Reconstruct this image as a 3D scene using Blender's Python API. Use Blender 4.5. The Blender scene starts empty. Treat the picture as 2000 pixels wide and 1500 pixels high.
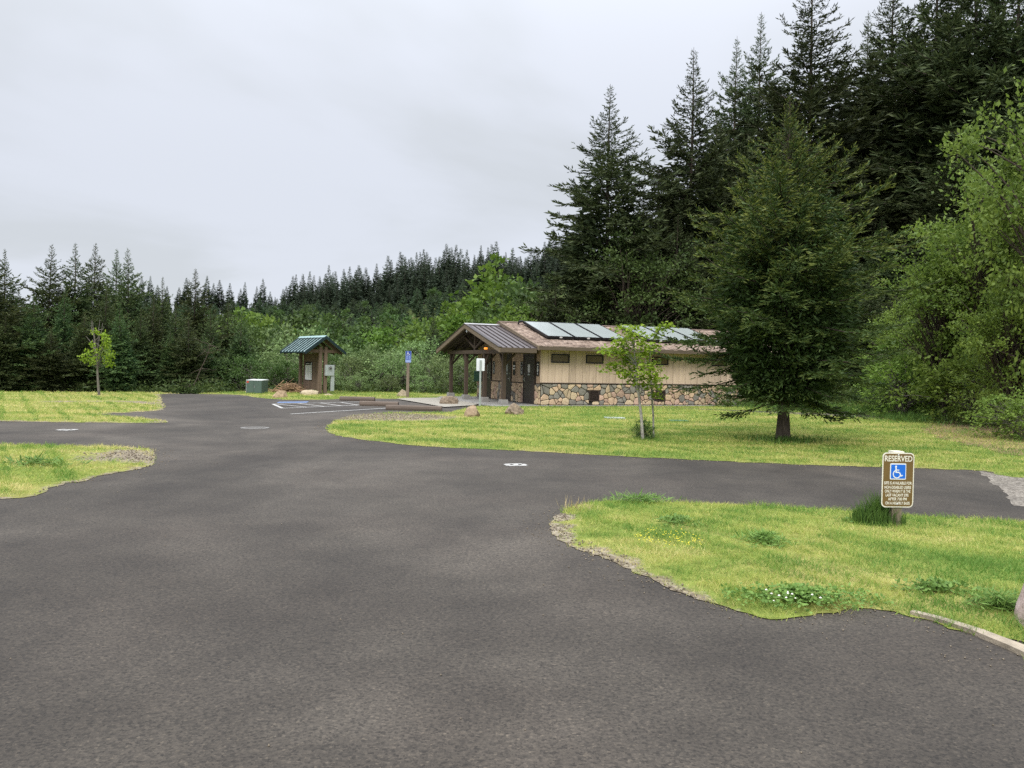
import bpy, bmesh, math, random
import numpy as np
from mathutils import Vector, Matrix
from mathutils.geometry import delaunay_2d_cdt

# ------------------------------------------------------------------ camera, sky, sun, exposure
SC = bpy.context.scene
COL = SC.collection
CAM_H, FPX, ROLL, PX, PY = 1.6, 1550.0, math.radians(1.15), 1000.0, 713.0
cam = bpy.data.cameras.new('camera'); cam_o = bpy.data.objects.new('camera', cam); COL.objects.link(cam_o)
cam.sensor_width = 36; cam.lens = 36 * FPX / 2000.0; cam.shift_y = -(750 - PY) / 2000.0
cam.clip_start = 0.1; cam.clip_end = 3000
_r = Vector((math.cos(ROLL), 0, math.sin(ROLL))); _u = Vector((-math.sin(ROLL), 0, math.cos(ROLL))); _b = Vector((0, -1, 0))
M4 = Matrix((_r, _u, _b)).transposed().to_4x4(); M4.translation = (0, 0, CAM_H)
cam_o.matrix_world = M4
SC.camera = cam_o

SUN_TO = Vector((-0.17, -0.66, 0.73)).normalized()
world = bpy.data.worlds.new('World'); SC.world = world; world.use_nodes = True
def build_world():
    nt = world.node_tree; N = nt.nodes; K = nt.links; N.clear()
    out = N.new('ShaderNodeOutputWorld'); bg = N.new('ShaderNodeBackground')
    tc = N.new('ShaderNodeTexCoord'); sep = N.new('ShaderNodeSeparateXYZ'); K.new(tc.outputs['Generated'], sep.inputs[0])
    def math_(op, a, b=None):
        m = N.new('ShaderNodeMath'); m.operation = op
        for i, v in enumerate((a, b)):
            if v is None: continue
            if isinstance(v, (int, float)): m.inputs[i].default_value = v
            else: K.new(v, m.inputs[i])
        return m.outputs[0]
    zc = math_('MAXIMUM', sep.outputs[2], 0.0)
    den = math_('ADD', zc, 0.16)
    cx = math_('DIVIDE', sep.outputs[0], den); cy = math_('DIVIDE', sep.outputs[1], den)
    cmb = N.new('ShaderNodeCombineXYZ'); K.new(cx, cmb.inputs[0]); K.new(cy, cmb.inputs[1])
    n1 = N.new('ShaderNodeTexNoise'); n1.inputs['Scale'].default_value = 0.62; n1.inputs['Detail'].default_value = 5
    n1.inputs['Roughness'].default_value = 0.5; n1.inputs['Distortion'].default_value = 0.5
    mp = N.new('ShaderNodeMapping'); mp.inputs['Location'].default_value = (3.1, 1.7, 0); mp.inputs['Scale'].default_value = (1, 0.8, 1)
    K.new(cmb.outputs[0], mp.inputs[0]); K.new(mp.outputs[0], n1.inputs['Vector'])
    rp = N.new('ShaderNodeValToRGB'); K.new(n1.outputs[0], rp.inputs[0])
    rp.color_ramp.interpolation = 'EASE'
    rp.color_ramp.elements[0].position = 0.4; rp.color_ramp.elements[0].color = (0.435, 0.458, 0.49, 1)
    rp.color_ramp.elements[1].position = 0.57; rp.color_ramp.elements[1].color = (0.495, 0.52, 0.575, 1)
    # overcast brightens smoothly towards the zenith
    grad = math_('ADD', math_('MULTIPLY', math_('POWER', zc, 3.6), 5.0), 0.93)
    mul = N.new('ShaderNodeVectorMath'); mul.operation = 'SCALE'; K.new(rp.outputs[0], mul.inputs[0]); K.new(grad, mul.inputs['Scale'])
    sky = N.new('ShaderNodeTexSky'); sky.sky_type = 'NISHITA'; sky.sun_disc = False
    sky.sun_elevation = math.asin(SUN_TO.z); sky.sun_rotation = math.atan2(SUN_TO.x, SUN_TO.y)
    sk = N.new('ShaderNodeVectorMath'); sk.operation = 'SCALE'; K.new(sky.outputs[0], sk.inputs[0]); sk.inputs['Scale'].default_value = 0.08
    mx = N.new('ShaderNodeMix'); mx.data_type = 'RGBA'; mx.inputs[0].default_value = 0.95
    K.new(sk.outputs[0], mx.inputs[6]); K.new(mul.outputs[0], mx.inputs[7])
    K.new(mx.outputs[2], bg.inputs[0]); bg.inputs[1].default_value = 1.0
    K.new(bg.outputs[0], out.inputs[0])
build_world()
sun = bpy.data.lights.new('sun', 'SUN'); sun.energy = 1.5; sun.angle = math.radians(24); sun.color = (1.0, 0.96, 0.9)
sun_o = bpy.data.objects.new('sun', sun); COL.objects.link(sun_o)
sun_o.rotation_euler = (-SUN_TO).to_track_quat('-Z', 'Y').to_euler(); sun_o.location = SUN_TO * 60
SC.view_settings.view_transform = 'Standard'; SC.view_settings.look = 'None'
SC.view_settings.exposure = 0.7; SC.view_settings.gamma = 1.0; SC.view_settings.use_curve_mapping = False
SC.render.engine = 'CYCLES'
SC.cycles.use_denoising = False
SC.cycles.max_bounces = 6; SC.cycles.diffuse_bounces = 3; SC.cycles.glossy_bounces = 2; SC.cycles.transmission_bounces = 3
SC.cycles.transparent_max_bounces = 4; SC.cycles.caustics_reflective = False; SC.cycles.caustics_refractive = False

# ------------------------------------------------------------------ projection helpers (used to survey positions)
def ray(px, py):
    xr = (px - PX) / FPX; yr = -(py - PY) / FPX
    return np.array([xr * math.cos(ROLL) - yr * math.sin(ROLL), 1.0, xr * math.sin(ROLL) + yr * math.cos(ROLL)])
def G(px, py, z=0.0):
    d = ray(px, py); t = (z - CAM_H) / d[2]; p = d * t; return float(p[0]), float(p[1])
def at(px, py, Y):
    d = ray(px, py) * Y; return float(d[0]), float(d[1]), float(d[2] + CAM_H)
def project(p):
    p = np.asarray(p, float) - np.array([0, 0, CAM_H]); c, s = math.cos(ROLL), math.sin(ROLL)
    return PX + FPX * (p[..., 0] * c + p[..., 2] * s) / p[..., 1], PY - FPX * (-p[..., 0] * s + p[..., 2] * c) / p[..., 1]
def sstep(a, b, x):
    t = np.clip((np.asarray(x, float) - a) / (b - a), 0, 1); return t * t * (3 - 2 * t)
def terrain(x, y):
    x = np.asarray(x, float); y = np.asarray(y, float)
    crest = 33.0 + 0.22 * np.clip(x + 24, -30, 14) + 8 * sstep(-14, -10, x) + 6 * sstep(-3, 3, x)
    d = y - crest
    drop = -3.2 * sstep(0, 34, d)
    hill = 24.0 * sstep(66, 285, y) * (0.82 + 0.22 * sstep(-70, 20, x)) + 0.022 * np.clip(y - 285, 0, 900)
    bank = 3.0 * sstep(13.5, 30, x + 0.25 * (y - 28)) * sstep(15, 26, y)
    rise = 2.4 * sstep(46, 75, y) * sstep(6, 26, x)
    return drop * (1 - sstep(4, 16, x)) + hill + bank + rise

# ------------------------------------------------------------------ materials
MATS = {}
def new_mat(name):
    m = bpy.data.materials.new(name); m.use_nodes = True
    nt = m.node_tree; nt.nodes.clear()
    out = nt.nodes.new('ShaderNodeOutputMaterial'); b = nt.nodes.new('ShaderNodeBsdfPrincipled')
    nt.links.new(b.outputs[0], out.inputs[0]); MATS[name] = m
    return m, nt, b, out
def noise(nt, vec, scale, detail=4, rough=0.55, dist=0.0):
    n = nt.nodes.new('ShaderNodeTexNoise'); n.inputs['Scale'].default_value = scale; n.inputs['Detail'].default_value = detail
    n.inputs['Roughness'].default_value = rough; n.inputs['Distortion'].default_value = dist
    if vec is not None: nt.links.new(vec, n.inputs['Vector'])
    return n.outputs[0]
def ramp(nt, fac, stops, interp='LINEAR'):
    r = nt.nodes.new('ShaderNodeValToRGB'); nt.links.new(fac, r.inputs[0]); cr = r.color_ramp; cr.interpolation = interp
    while len(cr.elements) < len(stops): cr.elements.new(0.5)
    for e, (p, c) in zip(cr.elements, stops):
        e.position = p; e.color = tuple(c) + (1,) if len(c) == 3 else c
    return r.outputs[0]
def mix(nt, fac, a, b, blend='MIX'):
    m = nt.nodes.new('ShaderNodeMix'); m.data_type = 'RGBA'; m.blend_type = blend
    for i, v in ((0, fac), (6, a), (7, b)):
        if isinstance(v, (int, float)): m.inputs[i].default_value = v
        elif isinstance(v, tuple): m.inputs[i].default_value = tuple(v) + (1,)
        else: nt.links.new(v, m.inputs[i])
    return m.outputs[2]
def coord(nt, kind='Object', scale=(1, 1, 1)):
    tc = nt.nodes.new('ShaderNodeTexCoord'); mp = nt.nodes.new('ShaderNodeMapping'); mp.inputs['Scale'].default_value = scale
    if kind == 'World':
        g = nt.nodes.new('ShaderNodeNewGeometry'); nt.links.new(g.outputs['Position'], mp.inputs[0])
    else: nt.links.new(tc.outputs[kind], mp.inputs[0])
    return mp.outputs[0]
def bump(nt, b, h, strength=0.3, dist=0.02):
    n = nt.nodes.new('ShaderNodeBump'); n.inputs['Strength'].default_value = strength; n.inputs['Distance'].default_value = dist
    nt.links.new(h, n.inputs['Height']); nt.links.new(n.outputs[0], b.inputs['Normal'])
def plain(name, c, rough=0.6, metal=0.0, var=0.25, scale=6.0, bmp=0.15, spec=0.4, stretch=(1, 1, 1)):
    m, nt, b, out = new_mat(name); v = coord(nt, 'Object', stretch)
    f = noise(nt, v, scale, 6, 0.6)
    lo = tuple(x * (1 - var) for x in c); hi = tuple(min(1, x * (1 + var)) for x in c)
    nt.links.new(ramp(nt, f, [(0.3, lo), (0.7, hi)]), b.inputs['Base Color'])
    b.inputs['Roughness'].default_value = rough; b.inputs['Metallic'].default_value = metal; b.inputs['Specular IOR Level'].default_value = spec
    if bmp: bump(nt, b, noise(nt, v, scale * 6, 5, 0.6), bmp, 0.01)
    return m
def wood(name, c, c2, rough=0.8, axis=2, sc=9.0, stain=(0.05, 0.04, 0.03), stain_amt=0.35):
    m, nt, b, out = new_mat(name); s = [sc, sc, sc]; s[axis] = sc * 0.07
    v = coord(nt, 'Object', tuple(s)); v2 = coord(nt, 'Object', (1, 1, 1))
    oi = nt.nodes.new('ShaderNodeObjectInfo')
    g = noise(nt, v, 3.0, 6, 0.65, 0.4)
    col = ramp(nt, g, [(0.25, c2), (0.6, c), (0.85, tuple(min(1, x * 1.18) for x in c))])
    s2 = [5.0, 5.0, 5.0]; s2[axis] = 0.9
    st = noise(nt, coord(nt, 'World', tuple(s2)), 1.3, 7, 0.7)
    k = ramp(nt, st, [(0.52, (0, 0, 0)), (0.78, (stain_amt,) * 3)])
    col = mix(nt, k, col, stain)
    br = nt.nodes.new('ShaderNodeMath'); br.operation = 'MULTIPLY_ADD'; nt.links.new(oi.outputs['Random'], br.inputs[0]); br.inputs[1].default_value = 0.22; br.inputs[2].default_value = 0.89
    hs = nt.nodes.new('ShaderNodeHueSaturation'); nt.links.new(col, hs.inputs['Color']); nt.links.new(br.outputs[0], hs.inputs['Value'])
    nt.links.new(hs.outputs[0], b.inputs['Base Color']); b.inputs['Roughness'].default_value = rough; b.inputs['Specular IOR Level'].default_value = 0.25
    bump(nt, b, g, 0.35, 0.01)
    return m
def foliage(name, dark, light, tip=None, trans=0.3, objvar=0.25, huevar=0.03, rough=0.6):
    """tint attribute 0..1: leaf-to-leaf colour; tip attribute 0..1: this year's pale growth."""
    m, nt, b, out = new_mat(name)
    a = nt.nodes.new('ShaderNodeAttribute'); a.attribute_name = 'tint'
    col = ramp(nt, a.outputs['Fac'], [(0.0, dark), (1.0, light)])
    if tip:
        t = nt.nodes.new('ShaderNodeAttribute'); t.attribute_name = 'tip'
        col = mix(nt, t.outputs['Fac'], col, tip)
    oi = nt.nodes.new('ShaderNodeObjectInfo')
    f = nt.nodes.new('ShaderNodeMath'); f.operation = 'MULTIPLY_ADD'; nt.links.new(oi.outputs['Random'], f.inputs[0]); f.inputs[1].default_value = objvar; f.inputs[2].default_value = 1 - objvar / 2
    f2 = nt.nodes.new('ShaderNodeMath'); f2.operation = 'MULTIPLY_ADD'; nt.links.new(oi.outputs['Random'], f2.inputs[0]); f2.inputs[1].default_value = huevar; f2.inputs[2].default_value = 0.5 - huevar / 2
    hs = nt.nodes.new('ShaderNodeHueSaturation'); nt.links.new(col, hs.inputs['Color']); nt.links.new(f.outputs[0], hs.inputs['Value']); nt.links.new(f2.outputs[0], hs.inputs['Hue'])
    nt.links.new(hs.outputs[0], b.inputs['Base Color']); b.inputs['Roughness'].default_value = rough; b.inputs['Specular IOR Level'].default_value = 0.25
    tr = nt.nodes.new('ShaderNodeBsdfTranslucent'); nt.links.new(hs.outputs[0], tr.inputs[0])
    ms = nt.nodes.new('ShaderNodeMixShader'); ms.inputs[0].default_value = trans
    nt.links.new(b.outputs[0], ms.inputs[1]); nt.links.new(tr.outputs[0], ms.inputs[2]); nt.links.new(ms.outputs[0], out.inputs[0])
    return m
def stone_mat(name, c, c2):
    m, nt, b, out = new_mat(name); v = coord(nt, 'World')
    oi = nt.nodes.new('ShaderNodeObjectInfo')
    n = noise(nt, v, 14, 6, 0.65, 0.6)
    col = ramp(nt, n, [(0.3, c2), (0.65, c)])
    f = nt.nodes.new('ShaderNodeMath'); f.operation = 'MULTIPLY_ADD'; nt.links.new(oi.outputs['Random'], f.inputs[0]); f.inputs[1].default_value = 0.4; f.inputs[2].default_value = 0.8
    hs = nt.nodes.new('ShaderNodeHueSaturation'); nt.links.new(col, hs.inputs['Color']); nt.links.new(f.outputs[0], hs.inputs['Value'])
    nt.links.new(hs.outputs[0], b.inputs['Base Color']); b.inputs['Roughness'].default_value = 0.9; b.inputs['Specular IOR Level'].default_value = 0.2
    bump(nt, b, noise(nt, v, 30, 6, 0.6), 0.5, 0.02)
    return m

def build_mats():
    # worn asphalt
    m, nt, b, out = new_mat('asphalt'); v = coord(nt, 'World')
    big = noise(nt, v, 0.17, 4, 0.58, 0.8); mid = noise(nt, v, 1.1, 6, 0.65, 0.3)
    col = ramp(nt, big, [(0.37, (0.037, 0.0305, 0.0235)), (0.5, (0.054, 0.0455, 0.036)), (0.63, (0.079, 0.0675, 0.0545))])
    k = ramp(nt, mid, [(0.36, (0.8, 0.79, 0.78)), (0.66, (1.16, 1.16, 1.15))]); col = mix(nt, 1.0, col, k, 'MULTIPLY')
    hue = noise(nt, v, 0.5, 3); col = mix(nt, ramp(nt, hue, [(0.45, (0, 0, 0)), (0.7, (0.55,) * 3)]), col, mix(nt, 1.0, col, (1.04, 0.985, 0.97), 'MULTIPLY'))
    vo = nt.nodes.new('ShaderNodeTexVoronoi'); vo.inputs['Scale'].default_value = 85; nt.links.new(v, vo.inputs['Vector'])
    sp = nt.nodes.new('ShaderNodeSeparateColor'); nt.links.new(vo.outputs['Color'], sp.inputs[0])
    agg = ramp(nt, sp.outputs[0], [(0.0, (0.4, 0.39, 0.38)), (0.3, (0.88, 0.87, 0.86)), (0.8, (1.17, 1.15, 1.12)), (0.965, (1.3, 1.28, 1.24)), (0.985, (1.75, 1.7, 1.6))])
    col = mix(nt, 0.85, col, mix(nt, 1.0, col, agg, 'MULTIPLY'))
    fn = noise(nt, v, 38, 4, 0.7); k = ramp(nt, fn, [(0.32, (0.6,) * 3), (0.68, (1.36,) * 3)]); col = mix(nt, 0.9, col, mix(nt, 1.0, col, k, 'MULTIPLY'))
    # faint darker tyre-worn bands and patches
    pt = noise(nt, coord(nt, 'World', (0.9, 0.28, 1)), 1.0, 4, 0.5); k = ramp(nt, pt, [(0.36, (0.8, 0.79, 0.785)), (0.52, (1, 1, 1))]); col = mix(nt, 1.0, col, k, 'MULTIPLY')
    nt.links.new(col, b.inputs['Base Color']); b.inputs['Roughness'].default_value = 0.8; b.inputs['Specular IOR Level'].default_value = 0.4
    bump(nt, b, mix(nt, 0.5, vo.outputs['Distance'], fn), 0.55, 0.012)
    # lawn soil under the blades
    m, nt, b, out = new_mat('lawn_soil'); v = coord(nt, 'World')
    n1 = noise(nt, v, 0.55, 5, 0.6, 0.4); n2 = noise(nt, v, 9, 5, 0.7)
    col = ramp(nt, n1, [(0.3, (0.12, 0.18, 0.035)), (0.5, (0.21, 0.24, 0.055)), (0.68, (0.32, 0.28, 0.1))])
    col = mix(nt, 1.0, col, ramp(nt, n2, [(0.3, (0.55,) * 3), (0.7, (1.2,) * 3)]), 'MULTIPLY')
    ga = nt.nodes.new('ShaderNodeAttribute'); ga.attribute_name = 'bare'
    gv = nt.nodes.new('ShaderNodeTexVoronoi'); gv.inputs['Scale'].default_value = 26; nt.links.new(v, gv.inputs['Vector'])
    gs = nt.nodes.new('ShaderNodeSeparateColor'); nt.links.new(gv.outputs['Color'], gs.inputs[0])
    grav = ramp(nt, gs.outputs[0], [(0.0, (0.11, 0.088, 0.06)), (0.5, (0.205, 0.17, 0.12)), (1.0, (0.3, 0.26, 0.195))])
    e = noise(nt, v, 3.2, 6, 0.7)
    ad = nt.nodes.new('ShaderNodeMath'); ad.operation = 'ADD'; nt.links.new(ga.outputs['Fac'], ad.inputs[0]); nt.links.new(e, ad.inputs[1])
    col = mix(nt, ramp(nt, ad.outputs[0], [(0.85, (0, 0, 0)), (1.05, (1, 1, 1))]), col, grav)
    nt.links.new(col, b.inputs['Base Color']); b.inputs['Roughness'].default_value = 0.95; b.inputs['Specular IOR Level'].default_value = 0.1
    bump(nt, b, n2, 0.6, 0.03)
    # forest floor / hillside
    m, nt, b, out = new_mat('forest_floor'); v = coord(nt, 'World')
    n1 = noise(nt, v, 0.25, 6, 0.65); n2 = noise(nt, v, 5, 6, 0.7)
    col = ramp(nt, n1, [(0.3, (0.03, 0.05, 0.015)), (0.5, (0.06, 0.085, 0.025)), (0.7, (0.11, 0.1, 0.04))])
    col = mix(nt, 1.0, col, ramp(nt, n2, [(0.3, (0.5,) * 3), (0.7, (1.2,) * 3)]), 'MULTIPLY')
    nt.links.new(col, b.inputs['Base Color']); b.inputs['Roughness'].default_value = 1.0; b.inputs['Specular IOR Level'].default_value = 0.05
    bump(nt, b, n2, 0.8, 0.08)
    # gravel
    m, nt, b, out = new_mat('gravel'); v = coord(nt, 'World')
    gv = nt.nodes.new('ShaderNodeTexVoronoi'); gv.inputs['Scale'].default_value = 30; nt.links.new(v, gv.inputs['Vector'])
    gs = nt.nodes.new('ShaderNodeSeparateColor'); nt.links.new(gv.outputs['Color'], gs.inputs[0])
    col = ramp(nt, gs.outputs[0], [(0.0, (0.09, 0.076, 0.06)), (0.5, (0.17, 0.148, 0.12)), (1.0, (0.27, 0.24, 0.2))])
    col = mix(nt, 1.0, col, ramp(nt, noise(nt, v, 1.4, 5), [(0.3, (0.75,) * 3), (0.7, (1.15,) * 3)]), 'MULTIPLY')
    nt.links.new(col, b.inputs['Base Color']); b.inputs['Roughness'].default_value = 0.95; bump(nt, b, gv.outputs['Distance'], 0.8, 0.02)
    # grass blades: colour from place, hue patches as in the lawn
    m, nt, b, out = new_mat('grass_blades'); v = coord(nt, 'World')
    a = nt.nodes.new('ShaderNodeAttribute'); a.attribute_name = 'tint'
    n1 = noise(nt, coord(nt, 'World', (0.55, 1.5, 1)), 0.8, 6, 0.66, 0.5); ad = nt.nodes.new('ShaderNodeMath'); ad.operation = 'MULTIPLY_ADD'
    am = nt.nodes.new('ShaderNodeMath'); am.operation = 'MULTIPLY_ADD'; nt.links.new(n1, am.inputs[0]); am.inputs[1].default_value = 1.6; am.inputs[2].default_value = -0.3
    nt.links.new(a.outputs['Fac'], ad.inputs[0]); ad.inputs[1].default_value = 0.34; nt.links.new(am.outputs[0], ad.inputs[2])
    col = ramp(nt, ad.outputs[0], [(0.38, (0.13, 0.25, 0.045)), (0.53, (0.29, 0.385, 0.08)), (0.66, (0.46, 0.475, 0.125)), (0.82, (0.66, 0.58, 0.25))])
    nt.links.new(col, b.inputs['Base Color']); b.inputs['Roughness'].default_value = 0.6; b.inputs['Specular IOR Level'].default_value = 0.2
    tr = nt.nodes.new('ShaderNodeBsdfTranslucent'); nt.links.new(col, tr.inputs[0]); ms = nt.nodes.new('ShaderNodeMixShader'); ms.inputs[0].default_value = 0.4
    nt.links.new(b.outputs[0], ms.inputs[1]); nt.links.new(tr.outputs[0], ms.inputs[2]); nt.links.new(ms.outputs[0], out.inputs[0])
    # shingles
    m, nt, b, out = new_mat('shingle'); a = nt.nodes.new('ShaderNodeAttribute'); a.attribute_name = 'tint'; v = coord(nt, 'Object')
    col = ramp(nt, a.outputs['Fac'], [(0.0, (0.15, 0.105, 0.082)), (0.5, (0.3, 0.225, 0.178)), (1.0, (0.44, 0.345, 0.28))])
    col = mix(nt, ramp(nt, noise(nt, v, 1.6, 6, 0.7), [(0.58, (0, 0, 0)), (0.78, (0.75,) * 3)]), col, (0.06, 0.05, 0.045))
    nt.links.new(col, b.inputs['Base Color']); b.inputs['Roughness'].default_value = 0.95; bump(nt, b, noise(nt, v, 60, 3), 0.4, 0.01)
    # conifer bark, metal etc.
    plain('bark', (0.075, 0.06, 0.048), 0.95, 0, 0.5, 5, 0.8, 0.1, (4, 4, 0.8))
    plain('bark_pale', (0.3, 0.285, 0.25), 0.9, 0, 0.55, 7, 0.4, 0.1, (1, 1, 1.5))
    plain('twig_grey', (0.16, 0.145, 0.125), 0.9, 0, 0.3, 8, 0.3, 0.1)
    plain('concrete', (0.29, 0.265, 0.22), 0.9, 0, 0.18, 3, 0.3)
    plain('concrete_dark', (0.26, 0.25, 0.23), 0.9, 0, 0.22, 3, 0.3)
    plain('kerb_concrete', (0.31, 0.26, 0.195), 0.95, 0, 0.35, 9, 0.6)
    plain('mortar', (0.045, 0.04, 0.035), 0.95, 0, 0.3, 10, 0.4)
    wood('siding', (0.6, 0.465, 0.355), (0.5, 0.375, 0.28), stain=(0.12, 0.085, 0.06), stain_amt=0.5)
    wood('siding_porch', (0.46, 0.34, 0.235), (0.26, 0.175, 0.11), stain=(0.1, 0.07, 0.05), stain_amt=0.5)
    wood('timber', (0.085, 0.062, 0.045), (0.05, 0.036, 0.026), stain_amt=0.2)
    wood('timber_u', (0.13, 0.1, 0.072), (0.08, 0.06, 0.044), axis=0, stain_amt=0.3)
    wood('timber_v', (0.1, 0.075, 0.054), (0.065, 0.048, 0.034), axis=1, stain_amt=0.25)
    wood('rake_wood', (0.2, 0.155, 0.105), (0.13, 0.1, 0.068), axis=1, stain_amt=0.35)
    wood('kiosk_wood', (0.165, 0.118, 0.085), (0.1, 0.07, 0.05), stain_amt=0.2)
    wood('post_wood', (0.25, 0.2, 0.15), (0.16, 0.125, 0.095), stain_amt=0.3)
    wood('stop_wood', (0.155, 0.12, 0.095), (0.09, 0.07, 0.055), axis=0, stain_amt=0.3)
    plain('under_roof', (0.05, 0.038, 0.03), 0.9)
    plain('metal_roof', (0.155, 0.13, 0.125), 0.36, 0.55, 0.06, 1.2, 0.03, 0.5)
    plain('metal_roof_cap', (0.42, 0.41, 0.41), 0.4, 0.4, 0.08)
    plain('seam_metal', (0.06, 0.048, 0.044), 0.45, 0.4, 0.1)
    plain('green_roof', (0.4, 0.54, 0.54), 0.4, 0.3, 0.1, 2, 0.03, 0.5)
    plain('green_seam', (0.012, 0.03, 0.032), 0.5, 0.2, 0.1)
    plain('green_cap', (0.3, 0.44, 0.43), 0.4, 0.3, 0.1)
    plain('door_paint', (0.036, 0.026, 0.024), 0.45, 0, 0.15, 3, 0.05, 0.5)
    plain('door_frame', (0.06, 0.045, 0.038), 0.5)
    plain('black_paint', (0.012, 0.011, 0.011), 0.5)
    plain('white_paint', (0.72, 0.72, 0.7), 0.6, 0, 0.08)
    plain('road_paint', (0.42, 0.41, 0.385), 0.8, 0, 0.22, 9, 0.2)
    plain('road_blue', (0.13, 0.19, 0.33), 0.8, 0, 0.3, 9, 0.2)
    plain('panel_glass', (0.33, 0.36, 0.345), 0.22, 0.0, 0.05, 1.5, 0, 0.6)
    plain('panel_frame', (0.018, 0.018, 0.02), 0.4, 0.5, 0.1)
    plain('steel', (0.5, 0.5, 0.5), 0.35, 0.9, 0.1)
    plain('galv', (0.38, 0.42, 0.4), 0.55, 0.4, 0.12)
    plain('sign_white', (0.74, 0.77, 0.8), 0.4, 0, 0.05)
    plain('sign_brown', (0.155, 0.095, 0.032), 0.45, 0, 0.12, 5, 0.03)
    plain('sign_cream', (0.74, 0.7, 0.6), 0.5, 0, 0.08)
    plain('sign_blue', (0.012, 0.14, 0.62), 0.4, 0, 0.06)
    plain('sign_navy', (0.02, 0.055, 0.3), 0.4, 0, 0.08)
    plain('sign_blue_line', (0.25, 0.34, 0.62), 0.5, 0, 0.08)
    plain('deep_green', (0.008, 0.06, 0.042), 0.5, 0, 0.15)
    plain('cabinet_green', (0.075, 0.115, 0.095), 0.5, 0, 0.1)
    plain('cabinet_edge', (0.5, 0.52, 0.5), 0.5, 0, 0.1)
    plain('sticker_red', (0.45, 0.06, 0.04), 0.6)
    plain('box_grey', (0.4, 0.44, 0.43), 0.5, 0.2, 0.08)
    plain('glass_dark', (0.13, 0.095, 0.05), 0.25, 0, 0.2, 3, 0, 0.5)
    plain('vent_rust', (0.06, 0.042, 0.034), 0.7, 0.2, 0.4, 12)
    plain('paper', (0.62, 0.63, 0.62), 0.7, 0, 0.05)
    plain('print_grey', (0.24, 0.25, 0.25), 0.8, 0, 0.1)
    plain('iron', (0.2, 0.19, 0.175), 0.6, 0.3, 0.3, 10, 0.4)
    plain('lid_grey', (0.33, 0.36, 0.34), 0.8, 0, 0.2)
    plain('lid_green', (0.07, 0.16, 0.085), 0.7, 0, 0.2)
    plain('straw', (0.4, 0.32, 0.17), 0.9, 0, 0.2)
    plain('dead_needles', (0.2, 0.13, 0.065), 0.95, 0, 0.5, 4)
    plain('stick', (0.3, 0.19, 0.11), 0.9, 0, 0.4, 4)
    m, nt, b, out = new_mat('lamp_glow'); b.inputs['Base Color'].default_value = (0.9, 0.4, 0.1, 1); b.inputs['Emission Color'].default_value = (1.0, 0.3, 0.03, 1); b.inputs['Emission Strength'].default_value = 0.9
    stone_mat('stone_tan', (0.58, 0.43, 0.295), (0.44, 0.305, 0.2))
    stone_mat('stone_buff', (0.6, 0.475, 0.32), (0.45, 0.345, 0.22))
    stone_mat('stone_pink', (0.53, 0.375, 0.285), (0.4, 0.27, 0.2))
    stone_mat('stone_grey', (0.285, 0.265, 0.225), (0.17, 0.16, 0.135))
    stone_mat('boulder_tan', (0.42, 0.31, 0.2), (0.24, 0.17, 0.11))
    stone_mat('boulder_pale', (0.46, 0.38, 0.27), (0.33, 0.27, 0.17))
    stone_mat('boulder_brown', (0.29, 0.225, 0.16), (0.085, 0.065, 0.048))
    stone_mat('boulder_rose', (0.44, 0.34, 0.31), (0.36, 0.27, 0.24))
    stone_mat('gravel_stone', (0.3, 0.25, 0.185), (0.13, 0.105, 0.078))
    foliage('fir_hero', (0.04, 0.076, 0.022), (0.092, 0.145, 0.037), tip=(0.27, 0.29, 0.06), trans=0.22, objvar=0.0, huevar=0.0)
    foliage('fir_dark', (0.043, 0.066, 0.029), (0.105, 0.138, 0.052), tip=(0.19, 0.21, 0.075), trans=0.22, objvar=0.7, huevar=0.035)
    foliage('fir_left', (0.048, 0.08, 0.03), (0.115, 0.155, 0.05), tip=(0.22, 0.25, 0.07), trans=0.24, objvar=0.75, huevar=0.06)
    foliage('fir_ridge', (0.031, 0.047, 0.029), (0.062, 0.085, 0.046), tip=(0.09, 0.118, 0.06), trans=0.15, objvar=0.4, huevar=0.02)
    foliage('hill_green', (0.034, 0.06, 0.028), (0.072, 0.108, 0.046), tip=(0.11, 0.15, 0.06), trans=0.25, objvar=0.5, huevar=0.04)
    foliage('leaf_bright', (0.075, 0.14, 0.022), (0.165, 0.255, 0.038), trans=0.38, objvar=0.15, huevar=0.02)
    foliage('leaf_alder', (0.1, 0.168, 0.032), (0.235, 0.325, 0.06), trans=0.42, objvar=0.3, huevar=0.02)
    foliage('leaf_lime', (0.16, 0.27, 0.022), (0.31, 0.42, 0.04), trans=0.42, objvar=0.1, huevar=0.01)
    foliage('leaf_willow', (0.105, 0.155, 0.055), (0.235, 0.32, 0.115), trans=0.3, objvar=0.65, huevar=0.035)
    foliage('leaf_mid', (0.045, 0.085, 0.022), (0.105, 0.165, 0.042), trans=0.35, objvar=0.35, huevar=0.035)
    foliage('undergrowth', (0.03, 0.055, 0.014), (0.085, 0.12, 0.03), trans=0.3, objvar=0.0, huevar=0.0)
    foliage('tall_grass', (0.05, 0.11, 0.022), (0.13, 0.22, 0.045), trans=0.35, objvar=0.0, huevar=0.0)
    foliage('clover', (0.11, 0.21, 0.045), (0.22, 0.35, 0.08), trans=0.35, objvar=0.2, huevar=0.0)
    plain('flower_yellow', (0.65, 0.55, 0.03), 0.6, 0, 0.1); plain('flower_white', (0.7, 0.68, 0.6), 0.7, 0, 0.1)
build_mats()

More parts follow.
